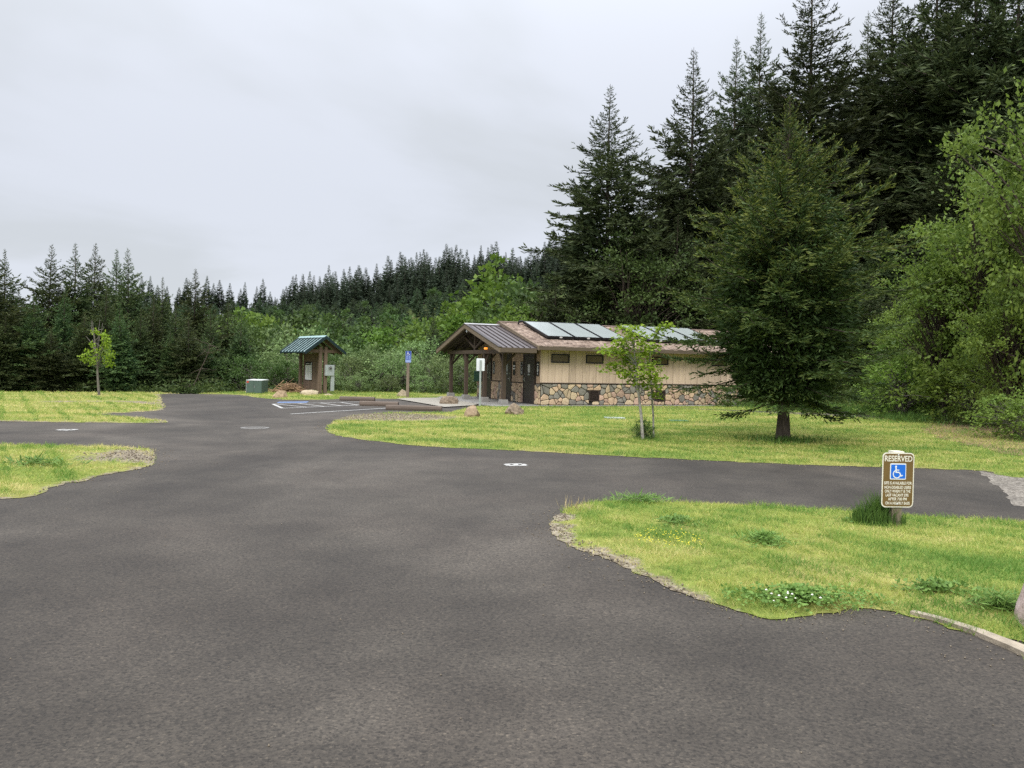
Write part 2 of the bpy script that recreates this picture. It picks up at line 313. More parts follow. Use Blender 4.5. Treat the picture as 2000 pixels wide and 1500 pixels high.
# ------------------------------------------------------------------ mesh helpers
def link(name, me, mat=None, parent=None, loc=None, rot=None):
    o = bpy.data.objects.new(name, me); COL.objects.link(o)
    if mat is not None and me is not None:
        for mm in (mat if isinstance(mat, (list, tuple)) else [mat]): me.materials.append(MATS[mm])
    if parent is not None: o.parent = parent
    if loc is not None: o.location = loc
    if rot is not None: o.rotation_euler = rot
    return o
def tag(o, label=None, cat=None, group=None, kind=None):
    if label: o['label'] = label
    if cat: o['category'] = cat
    if group: o['group'] = group
    if kind: o['kind'] = kind
    return o
def empty(name, loc, rz=0.0):
    o = bpy.data.objects.new(name, None); COL.objects.link(o); o.location = loc; o.rotation_euler = (0, 0, rz); o.empty_display_size = 0.2
    return o
def np_mesh(name, V, faces, attrs=None, mat_idx=None, smooth=False):
    """V (n,3); faces: list of int arrays (k,3) or (k,4)."""
    me = bpy.data.meshes.new(name); V = np.asarray(V, np.float32); me.vertices.add(len(V)); me.vertices.foreach_set('co', V.ravel())
    faces = [np.asarray(f, np.int32) for f in faces if len(f)]
    loops = np.concatenate([f.ravel() for f in faces]); tot = np.concatenate([np.full(len(f), f.shape[1], np.int32) for f in faces])
    start = np.concatenate([[0], np.cumsum(tot)[:-1]]).astype(np.int32)
    me.loops.add(len(loops)); me.loops.foreach_set('vertex_index', loops); me.polygons.add(len(tot)); me.polygons.foreach_set('loop_start', start)
    if mat_idx is not None: me.polygons.foreach_set('material_index', np.asarray(mat_idx, np.int32))
    if smooth: me.polygons.foreach_set('use_smooth', np.ones(len(tot), bool))
    me.update(calc_edges=True)
    for k, a in (attrs or {}).items():
        at_ = me.attributes.new(k, 'FLOAT', 'POINT'); at_.data.foreach_set('value', np.asarray(a, np.float32))
    return me
class MB:
    """collects boxes, bars, prisms and tubes into ONE mesh."""
    def __init__(s): s.v = []; s.f = []
    def add(s, vs, fs):
        o = len(s.v); s.v += [tuple(map(float, p)) for p in vs]; s.f += [tuple(o + i for i in f) for f in fs]; return s
    def box(s, x0, x1, y0, y1, z0, z1):
        return s.add([(x0, y0, z0), (x1, y0, z0), (x1, y1, z0), (x0, y1, z0), (x0, y0, z1), (x1, y0, z1), (x1, y1, z1), (x0, y1, z1)],
                     [(0, 3, 2, 1), (4, 5, 6, 7), (0, 1, 5, 4), (1, 2, 6, 5), (2, 3, 7, 6), (3, 0, 4, 7)])
    def hexa(s, p): return s.add(p, [(0, 3, 2, 1), (4, 5, 6, 7), (0, 1, 5, 4), (1, 2, 6, 5), (2, 3, 7, 6), (3, 0, 4, 7)])
    def bar(s, a, b, w, h, up=(0, 0, 1)):
        a, b, up = Vector(a), Vector(b), Vector(up); d = (b - a).normalized(); x = d.cross(up).normalized() * w / 2; y = x.cross(d).normalized() * h / 2
        return s.hexa([a - x - y, a + x - y, b + x - y, b - x - y, a - x + y, a + x + y, b + x + y, b - x + y])
    def tube(s, pts, rad, n=8, cap=True):
        V, F = tube(np.array(pts, float), np.array(rad, float) if np.ndim(rad) else np.full(len(pts), rad), n)
        s.add(V, F)
        if cap:
            o = len(s.v) - len(V); s.f.append(tuple(o + i for i in range(n))[::-1]); s.f.append(tuple(o + len(V) - n + i for i in range(n)))
        return s
    def prism(s, poly, z0, z1):
        n = len(poly); return s.add([(x, y, z0) for x, y in poly] + [(x, y, z1) for x, y in poly],
            [tuple(range(n))[::-1], tuple(range(n, 2 * n))] + [(i, (i + 1) % n, n + (i + 1) % n, n + i) for i in range(n)])
    def mesh(s, name):
        me = bpy.data.meshes.new(name); me.from_pydata(s.v, [], s.f); me.update(); return me
    def build(s, name, mat, parent=None, loc=None, rot=None, bevel=0.0, smooth=False):
        o = link(name, s.mesh(name), mat, parent, loc, rot)
        if smooth: o.data.polygons.foreach_set('use_smooth', [True] * len(o.data.polygons))
        if bevel:
            m = o.modifiers.new('bevel', 'BEVEL'); m.width = bevel; m.segments = 2; m.limit_method = 'ANGLE'
        return o
def tube(pts, rad, n=6):
    k = len(pts); d = np.gradient(pts, axis=0); d /= np.linalg.norm(d, axis=1, keepdims=True) + 1e-9
    ref = np.where(np.abs(d[:, 2:3]) > 0.9, np.array([[1.0, 0, 0]]), np.array([[0, 0, 1.0]]))
    x = np.cross(d, ref); x /= np.linalg.norm(x, axis=1, keepdims=True); y = np.cross(d, x)
    a = np.arange(n) * 2 * math.pi / n
    V = pts[:, None] + rad[:, None, None] * (x[:, None] * np.cos(a)[None, :, None] + y[:, None] * np.sin(a)[None, :, None])
    i = np.arange(k - 1)[:, None] * n; j = np.arange(n)[None]; jn = (j + 1) % n
    F = np.stack([i + j, i + jn, i + n + jn, i + n + j], -1).reshape(-1, 4)
    return V.reshape(-1, 3), F
class Wood:
    def __init__(s): s.V = []; s.F = []; s.n = 0
    def add(s, pts, rad, n=5):
        V, F = tube(np.asarray(pts, float), np.asarray(rad, float), n); s.V.append(V); s.F.append(F + s.n); s.n += len(V)
    def mesh(s, name): return np_mesh(name, np.concatenate(s.V), [np.concatenate(s.F)], smooth=True)
def unit(a): return a / (np.linalg.norm(a, axis=-1, keepdims=True) + 1e-9)
def kites(rng, org, dirs, ln, w, side=None, fold=0.0, wide_at=0.45):
    """leaf/needle-shoot shaped quads; returns V (4n,3), F (n,4)."""
    n = len(org)
    if side is None: side = unit(np.cross(dirs, rng.normal(size=(n, 3))))
    mid = org + dirs * (ln * wide_at)[:, None]; nrm = np.cross(dirs, side)
    V = np.stack([org, mid + side * (w / 2)[:, None] + nrm * (fold * w)[:, None], org + dirs * ln[:, None], mid - side * (w / 2)[:, None] + nrm * (fold * w)[:, None]], 1)
    return V.reshape(-1, 3), np.arange(4 * n).reshape(n, 4)

# ------------------------------------------------------------------ plants
def conifer(seed, H, R, nb, z0=0.08, prof=None, e_lo=-0.12, e_hi=0.75, tw=7.0, step=0.1, sl=0.14, sw=0.035, cross=2, bow=0.25, curl=0.35, trunk_r=None, tipf=0.35, gaps=0.15, fan=0.42, nside=7, lean=0.0, lvar=(0.62, 1.12), tipup=0.0, fill=0, fr=0.5, fs=1.0):
    """returns (trunk_mesh, crown_mesh, height)"""
    rng = np.random.default_rng(seed); wood_ = Wood()
    prof = prof or (lambda t: (1 - t) ** 0.85)
    tr = trunk_r or H * 0.014
    zz = np.linspace(0, 1, 14); wob = np.cumsum(rng.normal(0, 0.006 * H / 8, (14, 2)), 0) * zz[:, None]
    tp = np.c_[wob[:, 0] + lean * zz ** 2, wob[:, 1], zz * H]; wood_.add(tp, np.maximum(tr * (1 - zz) ** 0.8, 0.004 * H / 8) * (1 + 0.35 * np.exp(-zz * 30)), nside)
    def axis(t): return np.array([np.interp(t, zz, tp[:, 0]), np.interp(t, zz, tp[:, 1]), t * H])
    O, D, Ln, Sf, Tf = [], [], [], [], []
    for i in range(nb):
        t = z0 + (0.985 - z0) * ((i + rng.random()) / nb) ** 0.92
        L = R * prof(t) * rng.uniform(*lvar) * (1 - 0.45 * float(sstep(.8, .93, t))) + 0.008 * R; sf = min(1.0, 0.3 + 1.6 * (1 - t))
        if rng.random() < gaps: L *= rng.uniform(0.35, 0.8)
        az = i * 2.39996 + rng.normal(0, 0.35)
        e0 = e_lo + (e_hi - e_lo) * max(0, t) ** 1.25 + rng.normal(0, 0.09)
        n = 8; s = np.linspace(0, 1, n); pit = e0 - bow * np.sin(s * math.pi * 0.8) + curl * s ** 2 + rng.normal(0, 0.03, n)
        azs = az + np.cumsum(rng.normal(0, 0.05, n))
        dd = np.c_[np.cos(pit) * np.cos(azs), np.cos(pit) * np.sin(azs), np.sin(pit)]
        pts = axis(t) + np.r_[np.zeros((1, 3)), np.cumsum(dd[:-1] * L / (n - 1), 0)]
        wood_.add(pts, np.linspace(max(0.011 * L, 0.006), 0.003, n) + 0.0, 3)
        m = max(3, int(L * tw)); ss = rng.uniform(0.1, 1.0, m) ** 0.8
        pp = np.c_[[np.interp(ss, s, pts[:, k]) for k in range(3)]].T; bd = unit(np.c_[[np.interp(ss, s, dd[:, k]) for k in range(3)]].T)
        sgn = np.where(np.arange(m) % 2 == 0, 1.0, -1.0); ang = sgn * rng.uniform(0.55, 1.1, m)
        c, si = np.cos(ang), np.sin(ang)
        td = np.c_[bd[:, 0] * c - bd[:, 1] * si, bd[:, 0] * si + bd[:, 1] * c, bd[:, 2] + rng.normal(-0.06, 0.16, m)]
        O.append(pp); D.append(unit(td)); Ln.append(np.maximum(fan * L * (1.02 - ss) ** 0.7 * rng.uniform(0.5, 1.1, m), sl * 1.1 * sf)); Tf.append(ss); Sf.append(np.full(m + 1, sf))
        O.append(pts[3:4]); D.append(unit(pts[-1:] - pts[3:4])); Ln.append(np.array([np.linalg.norm(pts[-1] - pts[3])])); Tf.append(np.array([1.0]))
    # leader
    O.append(axis(0.93)[None]); D.append(np.array([[0, 0, 1.0]])); Ln.append(np.array([0.065 * H])); Tf.append(np.array([1.0])); Sf.append(np.array([0.3]))
    O = np.concatenate(O); D = np.concatenate(D); Ln = np.concatenate(Ln); Tf = np.concatenate(Tf); Sf = np.concatenate(Sf)
    k = np.maximum(2, np.ceil(Ln / (step * (0.4 + 0.6 * Sf)))).astype(int); idx = np.repeat(np.arange(len(O)), k); off = np.arange(len(idx)) - np.repeat(np.cumsum(k) - k, k)
    f = (off + rng.random(len(idx)) * 0.8) / k[idx]
    so = O[idx] + D[idx] * (Ln[idx] * f)[:, None]; so[:, 2] -= 0.12 * Ln[idx] * f ** 2
    sg = np.where(off % 2 == 0, 1.0, -1.0) * rng.uniform(0.2, 0.95, len(idx)); c, si = np.cos(sg), np.sin(sg); d = D[idx]
    sd = unit(np.c_[d[:, 0] * c - d[:, 1] * si, d[:, 0] * si + d[:, 1] * c, d[:, 2] + rng.normal(0.0, 0.25, len(idx))])
    ln = sl * Sf[idx] * rng.uniform(0.65, 1.3, len(idx)); w = sw * Sf[idx] * rng.uniform(0.7, 1.25, len(idx))
    tint = np.clip(rng.normal(0.5, 0.25, len(idx)), 0, 1); isend = (f > 0.66).astype(float)
    hz = np.clip(so[:, 2] / H, 0, 1); tip = np.clip((isend * (1 - tipup) + tipup * (isend * .4 + .9 * (f > .45)) * sstep(.25, .8, hz)) * rng.uniform(0.2, 1.0, len(idx)) * tipf * 2, 0, 1)
    Vs, Fs, T, P = [], [], [], []; nv = 0
    for q in range(cross):
        side = unit(np.cross(sd, rng.normal(size=(len(idx), 3))))
        V, F = kites(rng, so, sd, ln, w, side); Vs.append(V); Fs.append(F + nv); nv += len(V)
        T.append(np.repeat(tint, 4)); P.append((tip[:, None] * np.array([0.15, 0.7, 1.0, 0.7])[None]).ravel())
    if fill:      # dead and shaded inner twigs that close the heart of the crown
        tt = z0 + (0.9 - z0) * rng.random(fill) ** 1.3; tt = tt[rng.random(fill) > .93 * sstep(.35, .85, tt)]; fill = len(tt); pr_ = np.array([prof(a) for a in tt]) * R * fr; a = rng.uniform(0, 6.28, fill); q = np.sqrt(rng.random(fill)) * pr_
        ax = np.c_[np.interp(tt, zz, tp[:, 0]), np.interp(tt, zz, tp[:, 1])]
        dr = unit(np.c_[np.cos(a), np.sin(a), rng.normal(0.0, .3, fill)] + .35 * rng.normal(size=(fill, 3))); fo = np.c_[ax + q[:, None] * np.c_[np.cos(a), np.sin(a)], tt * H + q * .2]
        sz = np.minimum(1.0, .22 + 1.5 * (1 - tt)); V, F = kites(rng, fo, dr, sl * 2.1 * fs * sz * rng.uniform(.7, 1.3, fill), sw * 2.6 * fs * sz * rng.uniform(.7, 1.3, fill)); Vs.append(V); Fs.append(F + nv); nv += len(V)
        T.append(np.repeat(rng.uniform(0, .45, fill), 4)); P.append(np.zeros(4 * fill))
    crown = np_mesh('crown', np.concatenate(Vs), [np.concatenate(Fs)], {'tint': np.concatenate(T), 'tip': np.concatenate(P)})
    return wood_.mesh('trunk'), crown, H
def broadleaf(seed, H, c0, rad, nclump, cr, nleaf, ll, lw, stems=1, trunk_r=0.06, spread=0.3, shell=0.55, fork=0.35, droop=0.2, lobes=0.25, flat=0.65, minz=0.1):
    """leafy tree or shrub: stems that fork into limbs, one limb to each clump of leaves."""
    rng = np.random.default_rng(seed); W_ = Wood(); c0 = np.array(c0, float); rad = np.array(rad, float)
    bases = []
    for s in range(stems):
        a = rng.uniform(0, 6.28); tgt = c0 + np.array([math.cos(a), math.sin(a), 0]) * spread * rad[0] * (0 if stems == 1 else 1)
        top = np.array([tgt[0], tgt[1], c0[2] + rad[2] * 0.75]); b = np.array([math.cos(a), math.sin(a), 0]) * trunk_r * (0 if stems == 1 else 1.5)
        q = np.linspace(0, 1, 10)[:, None]; pts = b + (top - b) * q; pts[:, :2] += np.cumsum(rng.normal(0, 0.02 * H / 4, (10, 2)), 0) * q; bases.append(pts)
        W_.add(pts, trunk_r * (1 - 0.9 * q[:, 0]) * (1 + 0.4 * np.exp(-q[:, 0] * 20)), 7)
    d = unit(rng.normal(size=(nclump, 3))); d[:, 2] = np.abs(d[:, 2]) * np.where(rng.random(nclump) < 0.32, -1, 1)
    r = rng.uniform(shell, 1.0, nclump) ** 0.6
    ph = rng.uniform(0, 6.28, 6); lob = 1 + lobes * (np.sin(3 * np.arctan2(d[:, 1], d[:, 0]) + ph[0]) * 0.5 + np.sin(5 * d[:, 2] * 2 + ph[1]) * 0.5 + rng.normal(0, 0.35, nclump))
    cc = c0 + d * rad * (r * lob)[:, None]; cc[:, 2] = np.maximum(cc[:, 2], minz)
    for p in cc:
        B = bases[rng.integers(len(bases))]; zt = np.clip(p[2] * rng.uniform(0.25, 0.7), B[0, 2], B[-1, 2] * 0.9)
        if stems == 1: zt = max(zt, fork * H * rng.uniform(0.85, 1.15) if p[2] > fork * H else p[2] * 0.8)
        zt = min(zt, B[-1, 2] * 0.92)
        o = np.array([np.interp(zt, B[:, 2], B[:, 0]), np.interp(zt, B[:, 2], B[:, 1]), zt]); q = np.linspace(0, 1, 6)[:, None]
        pts = o + (p - o) * q; pts[:, 2] += np.sin(q[:, 0] * math.pi) * 0.1 * np.linalg.norm(p - o); pts[1:-1] += rng.normal(0, 0.02 * H / 3, (4, 3))
        l = np.linalg.norm(p - o); W_.add(pts, np.linspace(0.1 * trunk_r + 0.012 * l, 0.004, 6), 4)
    n = nclump * nleaf; ci = np.repeat(np.arange(nclump), nleaf); sz = rng.uniform(0.6, 1.35, nclump)[ci] * cr
    g = rng.normal(size=(n, 3)) * np.array([1, 1, flat]) * 0.55
    org = cc[ci] + g * sz[:, None]; org[:, 2] = np.maximum(org[:, 2], minz * 0.5)
    out = unit(unit(org - c0) + 0.9 * rng.normal(size=(n, 3))); dirs = unit(out + np.array([0, 0, -droop]))
    up = unit(np.array([0, 0, 1.0]) + 0.75 * rng.normal(size=(n, 3))); side = unit(np.cross(dirs, up))
    ln = ll * rng.uniform(0.6, 1.25, n); V, F = kites(rng, org, dirs, ln, lw * ln / ll, side, 0.12)
    ct = rng.normal(0.5, 0.16, nclump)[ci]; tint = np.clip(ct + rng.normal(0, 0.2, n), 0, 1)
    return W_.mesh('trunk'), np_mesh('crown', V, [F], {'tint': np.repeat(tint, 4), 'tip': np.zeros(4 * n)}), H
def plant(name, meshes, mats, loc, sc, rz, label=None, cat='tree', group=None, parts=True, lean=(0, 0), sxy=1.0):
    """one plant: an Empty with trunk and crown (shared mesh data); far ones are one mesh."""
    tk, cn, H = meshes
    for me in (tk, cn):
        if not me.materials: me.materials.append(None)
    if not parts:
        o = bpy.data.objects.new(name, cn); COL.objects.link(o); o.location = loc; o.rotation_euler = (0, 0, rz); o.scale = (sc * sxy, sc * sxy, sc)
        return tag(o, label, cat, group)
    r = empty(name, loc, rz); r.scale = (sc * sxy, sc * sxy, sc); r.rotation_euler = (lean[0], lean[1], rz)
    for nm, me in (('trunk', tk), ('crown', cn)):
        c = bpy.data.objects.new(nm, me); COL.objects.link(c); c.parent = r
        c.material_slots[0].link = 'OBJECT'; c.material_slots[0].material = MATS[mats[0] if nm == 'trunk' else mats[1]]
    return tag(r, label, cat, group)
def join_mesh(tk, cn):
    """trunk + crown as one mesh with two materials, for far trees"""
    nv, nw = len(tk.vertices), len(cn.vertices)
    A = np.empty(nv * 3, np.float32); tk.vertices.foreach_get('co', A); B = np.empty(nw * 3, np.float32); cn.vertices.foreach_get('co', B)
    fa = np.empty(len(tk.loops), np.int32); tk.loops.foreach_get('vertex_index', fa); fb = np.empty(len(cn.loops), np.int32); cn.loops.foreach_get('vertex_index', fb)
    ti = np.empty(nw, np.float32); cn.attributes['tint'].data.foreach_get('value', ti); tp = np.empty(nw, np.float32); cn.attributes['tip'].data.foreach_get('value', tp)
    z = np.zeros(nv, np.float32)
    return np_mesh('tree', np.r_[A.reshape(-1, 3), B.reshape(-1, 3)], [fa.reshape(-1, 4), fb.reshape(-1, 4) + nv], {'tint': np.r_[z, ti], 'tip': np.r_[z, tp]},
                   mat_idx=np.r_[np.zeros(len(fa) // 4), np.ones(len(fb) // 4)])

# ------------------------------------------------------------------ ground, road, lawns
def grid_axis(a, b, stops):
    out = [a]
    while out[-1] < b:
        d = abs(out[-1] - stops); out.append(out[-1] + max(1.0, 0.045 * d))
    return np.array(out)
def build_ground():
    xs = np.r_[-grid_axis(0, 700, 0)[::-1][:-1], grid_axis(0, 700, 0)]; ys = np.r_[-grid_axis(0, 40, 0)[::-1][:-1] , grid_axis(0, 1500, 10)]
    X, Y = np.meshgrid(xs, ys); Z = terrain(X, Y) - 0.05
    n, m = X.shape; V = np.stack([X, Y, Z], -1).reshape(-1, 3); i = np.arange(n - 1)[:, None] * m; j = np.arange(m - 1)[None]
    F = np.stack([i + j, i + j + 1, i + m + j + 1, i + m + j], -1).reshape(-1, 4)
    tag(link('ground', np_mesh('ground', V, [F], smooth=True), 'forest_floor'), kind='structure')
build_ground()
def smooth_poly(pts, closed=True, seg=0.35, jit=0.0, seed=0, rough_px=None):
    """Catmull-Rom through the points, resampled, with a slightly ragged edge."""
    rng = random.Random(seed); P = [np.array(p, float) for p in pts]; n = len(P); out = []
    for i in range(n if closed else n - 1):
        p0, p1, p2, p3 = (P[(i + k) % n] if closed else P[min(max(i + k, 0), n - 1)] for k in (-1, 0, 1, 2))
        L = np.linalg.norm(p2 - p1); k = max(1, min(40, int(L / seg)))
        for q in range(k):
            t = q / k; a = 0.5 * ((2 * p1) + (-p0 + p2) * t + (2 * p0 - 5 * p1 + 4 * p2 - p3) * t * t + (-p0 + 3 * p1 - 3 * p2 + p3) * t ** 3)
            out.append(a + np.array([rng.gauss(0, jit), rng.gauss(0, jit)]))
    return np.array(out)
def inside(poly, x, y):
    x = np.asarray(x); c = np.zeros(x.shape, bool); n = len(poly)
    for i in range(n):
        x1, y1 = poly[i]; x2, y2 = poly[(i + 1) % n]
        if y1 == y2: continue
        c ^= ((y1 > y) != (y2 > y)) & (x < (x2 - x1) * (y - y1) / (y2 - y1) + x1)
    return c
def edge_dist(poly, x, y):
    d = np.full(np.shape(x), 1e9); Q = np.roll(poly, -1, 0)
    for a, b in zip(poly, Q):
        ab = b - a; L2 = ab @ ab + 1e-12; t = np.clip(((x - a[0]) * ab[0] + (y - a[1]) * ab[1]) / L2, 0, 1)
        d = np.minimum(d, np.hypot(x - a[0] - t * ab[0], y - a[1] - t * ab[1]))
    return d
def sheet(name, poly, mat, zoff, cell=0.6, crown=0.0, kind='structure', bare=None, bumps=0.0, seed=0):
    rng = np.random.default_rng(seed); lo, hi = poly.min(0), poly.max(0)
    gx, gy = np.meshgrid(np.arange(lo[0], hi[0], cell), np.arange(lo[1], hi[1], cell)); gx = gx.ravel() + rng.uniform(-.2, .2, gx.size) * cell; gy = gy.ravel() + rng.uniform(-.2, .2, gy.size) * cell
    ok = inside(poly, gx, gy); gx, gy = gx[ok], gy[ok]; ok = edge_dist(poly, gx, gy) > cell * 0.35; gx, gy = gx[ok], gy[ok]
    vs = [Vector(p) for p in poly] + [Vector((a, b)) for a, b in zip(gx, gy)]; n = len(poly)
    v2, e2, f2, *_ = delaunay_2d_cdt(vs, [(i, (i + 1) % n) for i in range(n)], [], 1, 1e-5)
    P = np.array([tuple(v) for v in v2]); ed = edge_dist(poly, P[:, 0], P[:, 1])
    z = terrain(P[:, 0], P[:, 1]) + zoff + crown * (1 - np.exp(-ed / 0.5)) + bumps * rng.normal(size=len(P)) * np.clip(ed, 0, 1)
    at_ = {'bare': bare(P[:, 0], P[:, 1], ed) if bare else np.zeros(len(P))}
    me = np_mesh(name, np.c_[P, z], [np.array([f for f in f2 if len(f) == 3])], at_, smooth=True)
    o = link(name, me, mat); tag(o, kind=kind); return o

def GP(*pp): return [G(*p) for p in pp]
ROAD = np.array([(-60, -14), (60, -14), (60, 26), (16, 26), (2, 34), (-4, 38), (-12, 37.5), (-14.2, 36.2), (-19, 33.5), (-60, 27)])
sheet('road', ROAD, 'asphalt', 0.0, 1.5)
# grass island with the reserved sign, lower right
L1 = smooth_poly(GP((1074, 1030), (1092, 1004), (1125, 988), (1190, 979), (1400, 985), (1600, 995), (1800, 1009), (2000, 1021)) + [(7.5, 7.9), (12, 7.6), (12, 2.5), (3.6, 3.7), (3.1, 4.75)]
                 + GP((1900, 1240), (1795, 1208), (1700, 1190), (1570, 1204), (1500, 1209), (1440, 1192), (1330, 1158), (1200, 1100), (1100, 1060)), True, 0.07, 0.016, 1)
# lawn before the building, lower edge runs along the side lane to the right
L2 = smooth_poly(GP((640, 836), (655, 823), (690, 812), (760, 806), (868, 806), (893, 801), (925, 795)) + [(-0.6, 33), (-2.6, 38.5), (-2.6, 47), (30, 47), (34, 30), (24, 18.3)]
                 + GP((2150, 932), (1900, 919), (1600, 909), (1300, 896), (1000, 880), (830, 872), (700, 858), (655, 849)), True, 0.16, 0.035, 2)
# left near verge
L3 = smooth_poly([(-30, 15.2)] + GP((0, 868), (180, 872), (270, 875), (298, 878), (302, 893), (292, 911), (220, 925), (110, 950), (0, 974)) + [(-9, 8.4), (-16, 6.5), (-30, 6)], True, 0.12, 0.03, 3)
# left far verge up to the crest
L4 = smooth_poly([(-60, 22)] + GP((0, 823), (200, 809), (300, 803), (319, 797), (316, 784), (314, 771)) + [(-15.6, 36.4), (-22, 33.6), (-34, 31), (-60, 26)], True, 0.2, 0.05, 4)
# strip of grass around the kiosk
L5 = smooth_poly(GP((466, 771.5), (500, 776.5), (560, 781), (640, 780.5), (700, 778), (760, 779), (800, 779), (880, 778.5)) + [(-2.5, 38), (-3, 44), (-14, 44), (-14.6, 37)], True, 0.3, 0.03, 5)
def nz(x, y, s=1.0, p=0.0): return 0.5 + 0.25 * (np.sin(1.7 * s * x + 0.6 + p) * np.cos(1.3 * s * y + 1.1 + 2 * p) + np.sin(3.1 * s * x + 2 * s * y + p))
_g3 = np.array(G(262, 893)); _t1 = np.array(G(1085, 1035)); _t2 = np.array(G(735, 815))
def bare1(x, y, e):
    lowedge = np.clip(1.25 - e / 0.26, 0, 1) * (1 - .55 * sstep(.9, 1.8, x)) * (x < 2.3) * (y < 8.6 + .0 * x); tipd = np.hypot(x - _t1[0], (y - _t1[1]) * 1.0)
    return np.maximum(0.68 * lowedge * (.55 + .8 * nz(x, y, 3.1, .4)), 0.72 * np.clip(1 - tipd / 0.5, 0, 1))
def bare2(x, y, e): return np.maximum(0.9 * np.clip(1.5 - np.hypot((x - _t2[0]) / 2.2, (y - _t2[1]) / 1.6), 0, 0.7), 0.35 * np.clip(1 - e / 0.3, 0, 1)) + 0.45 * sstep(11.5, 14, x) * (1 - sstep(24, 30, y))
def bare3(x, y, e): return np.maximum(0.75 * np.clip(1.35 - np.hypot((x - _g3[0]) / 1.0, (y - _g3[1]) / 1.2), 0, 1) * (.55 + .7 * nz(x, y, 2.1)), 0.5 * np.clip(1 - e / 0.25, 0, 1))
def bare4(x, y, e): return np.maximum(0.5 * np.clip(1 - e / 0.3, 0, 1), 0.75 * np.clip(1.3 - np.abs(y - (27.8 + 0.03 * x + .5 * np.sin(x * 1.3))) / 0.9, 0, .8) * sstep(-18.5, -14.0, x) * (.5 + nz(x, y, 1.4)))
def bare5(x, y, e): return 0.4 * np.clip(1 - e / 0.35, 0, 1)
LAWNS = [('lawn', L1, 0.006, 0.05, bare1, 0.22), ('lawn', L2, 0.006, 0.02, bare2, 0.7), ('lawn', L3, 0.006, 0.05, bare3, 0.35), ('lawn', L4, 0.006, 0.05, bare4, 0.9), ('lawn', L5, 0.006, 0.05, bare5, 0.7)]
for i, (nm, po, zo, cr, br, cell) in enumerate(LAWNS): sheet(nm, po, 'lawn_soil', zo, cell, cr, bare=br, seed=i)

def grass_blades():
    rng = np.random.default_rng(5); Vs, T = [], []
    for i, (nm, po, zo, cr, br, cell) in enumerate(LAWNS):
        lo, hi = po.min(0), po.max(0); hi = np.minimum(hi, [26, 42]); lo = np.maximum(lo, [-40, 3]); area = float(np.prod(hi - lo)); N = int(min(area * 5200, 3.2e6))
        x = rng.uniform(lo[0], hi[0], N); y = rng.uniform(lo[1], hi[1], N); dist = np.hypot(x, y); fr = N / area
        keep = rng.random(N) < np.minimum(1, 5200 * np.minimum(1, (6.0 / dist) ** 1.9) / fr); x, y, dist = x[keep], y[keep], dist[keep]
        px, py = project(np.c_[x, y, np.zeros_like(x)]); k = (px > -350) & (px < 2350) & (y > 2); x, y, dist = x[k], y[k], dist[k]
        k = inside(po, x, y); x, y, dist = x[k], y[k], dist[k]
        ed = edge_dist(po[::2], x, y); b = br(x, y, ed); clump = nz(x, y, 2.3, 1.3) * 0.5 + nz(x, y, 5.1, 0.2) * 0.5
        k = rng.random(len(x)) > b * 1.25; x, y, dist, ed, clump, b = (q[k] for q in (x, y, dist, ed, clump, b))
        # nothing grows through the building slab or walk
        u = (x - 1.12) * math.cos(math.radians(22)) + (y - 31.19) * math.sin(math.radians(22)); w = -(x - 1.12) * math.sin(math.radians(22)) + (y - 31.19) * math.cos(math.radians(22))
        k = ~((u > -2.6) & (u < 12) & (w > -0.55) & (w < 9)); x, y, dist, ed, clump, b = (q[k] for q in (x, y, dist, ed, clump, b))
        n = len(x); z = terrain(x, y) + zo + cr * (1 - np.exp(-ed / 0.5)) - 0.008; x = x + rng.normal(0, .022, n) * (ed < .1); y = y + rng.normal(0, .03, n) * (ed < .1)
        lod = np.clip(dist / 6.5, 1, 6); h = (0.028 + 0.05 * clump ** 1.5) * rng.uniform(0.5, 1.4, n) * lod ** 0.22 * np.where(b > 0.3, 0.7, 1.0); wd = 0.0055 * lod ** 0.85 * rng.uniform(0.7, 1.3, n)
        az = rng.uniform(0, 6.28, n); ln = rng.normal(0, 0.75, (n, 2)) * h[:, None]
        o = np.c_[x, y, z]; s = np.c_[np.cos(az), np.sin(az), np.zeros(n)] * wd[:, None] / 2
        Vs.append(np.stack([o - s, o + s, o + np.c_[ln, h]], 1).reshape(-1, 3))
        T.append(np.repeat(np.clip(rng.normal(0.25, 0.22, n) + 0.35 * (b > 0.3) - 0.55 * (clump > 0.62) + (0.3 if i in (2, 3) else 0.0), -0.3, 1), 3))
    V = np.concatenate(Vs); me = np_mesh('grass', V, [np.arange(len(V)).reshape(-1, 3)], {'tint': np.concatenate(T)})
    tag(link('grass', me, 'grass_blades'), 'short mown yellow-green grass growing on the verges and lawns', 'grass', kind='stuff')
grass_blades()

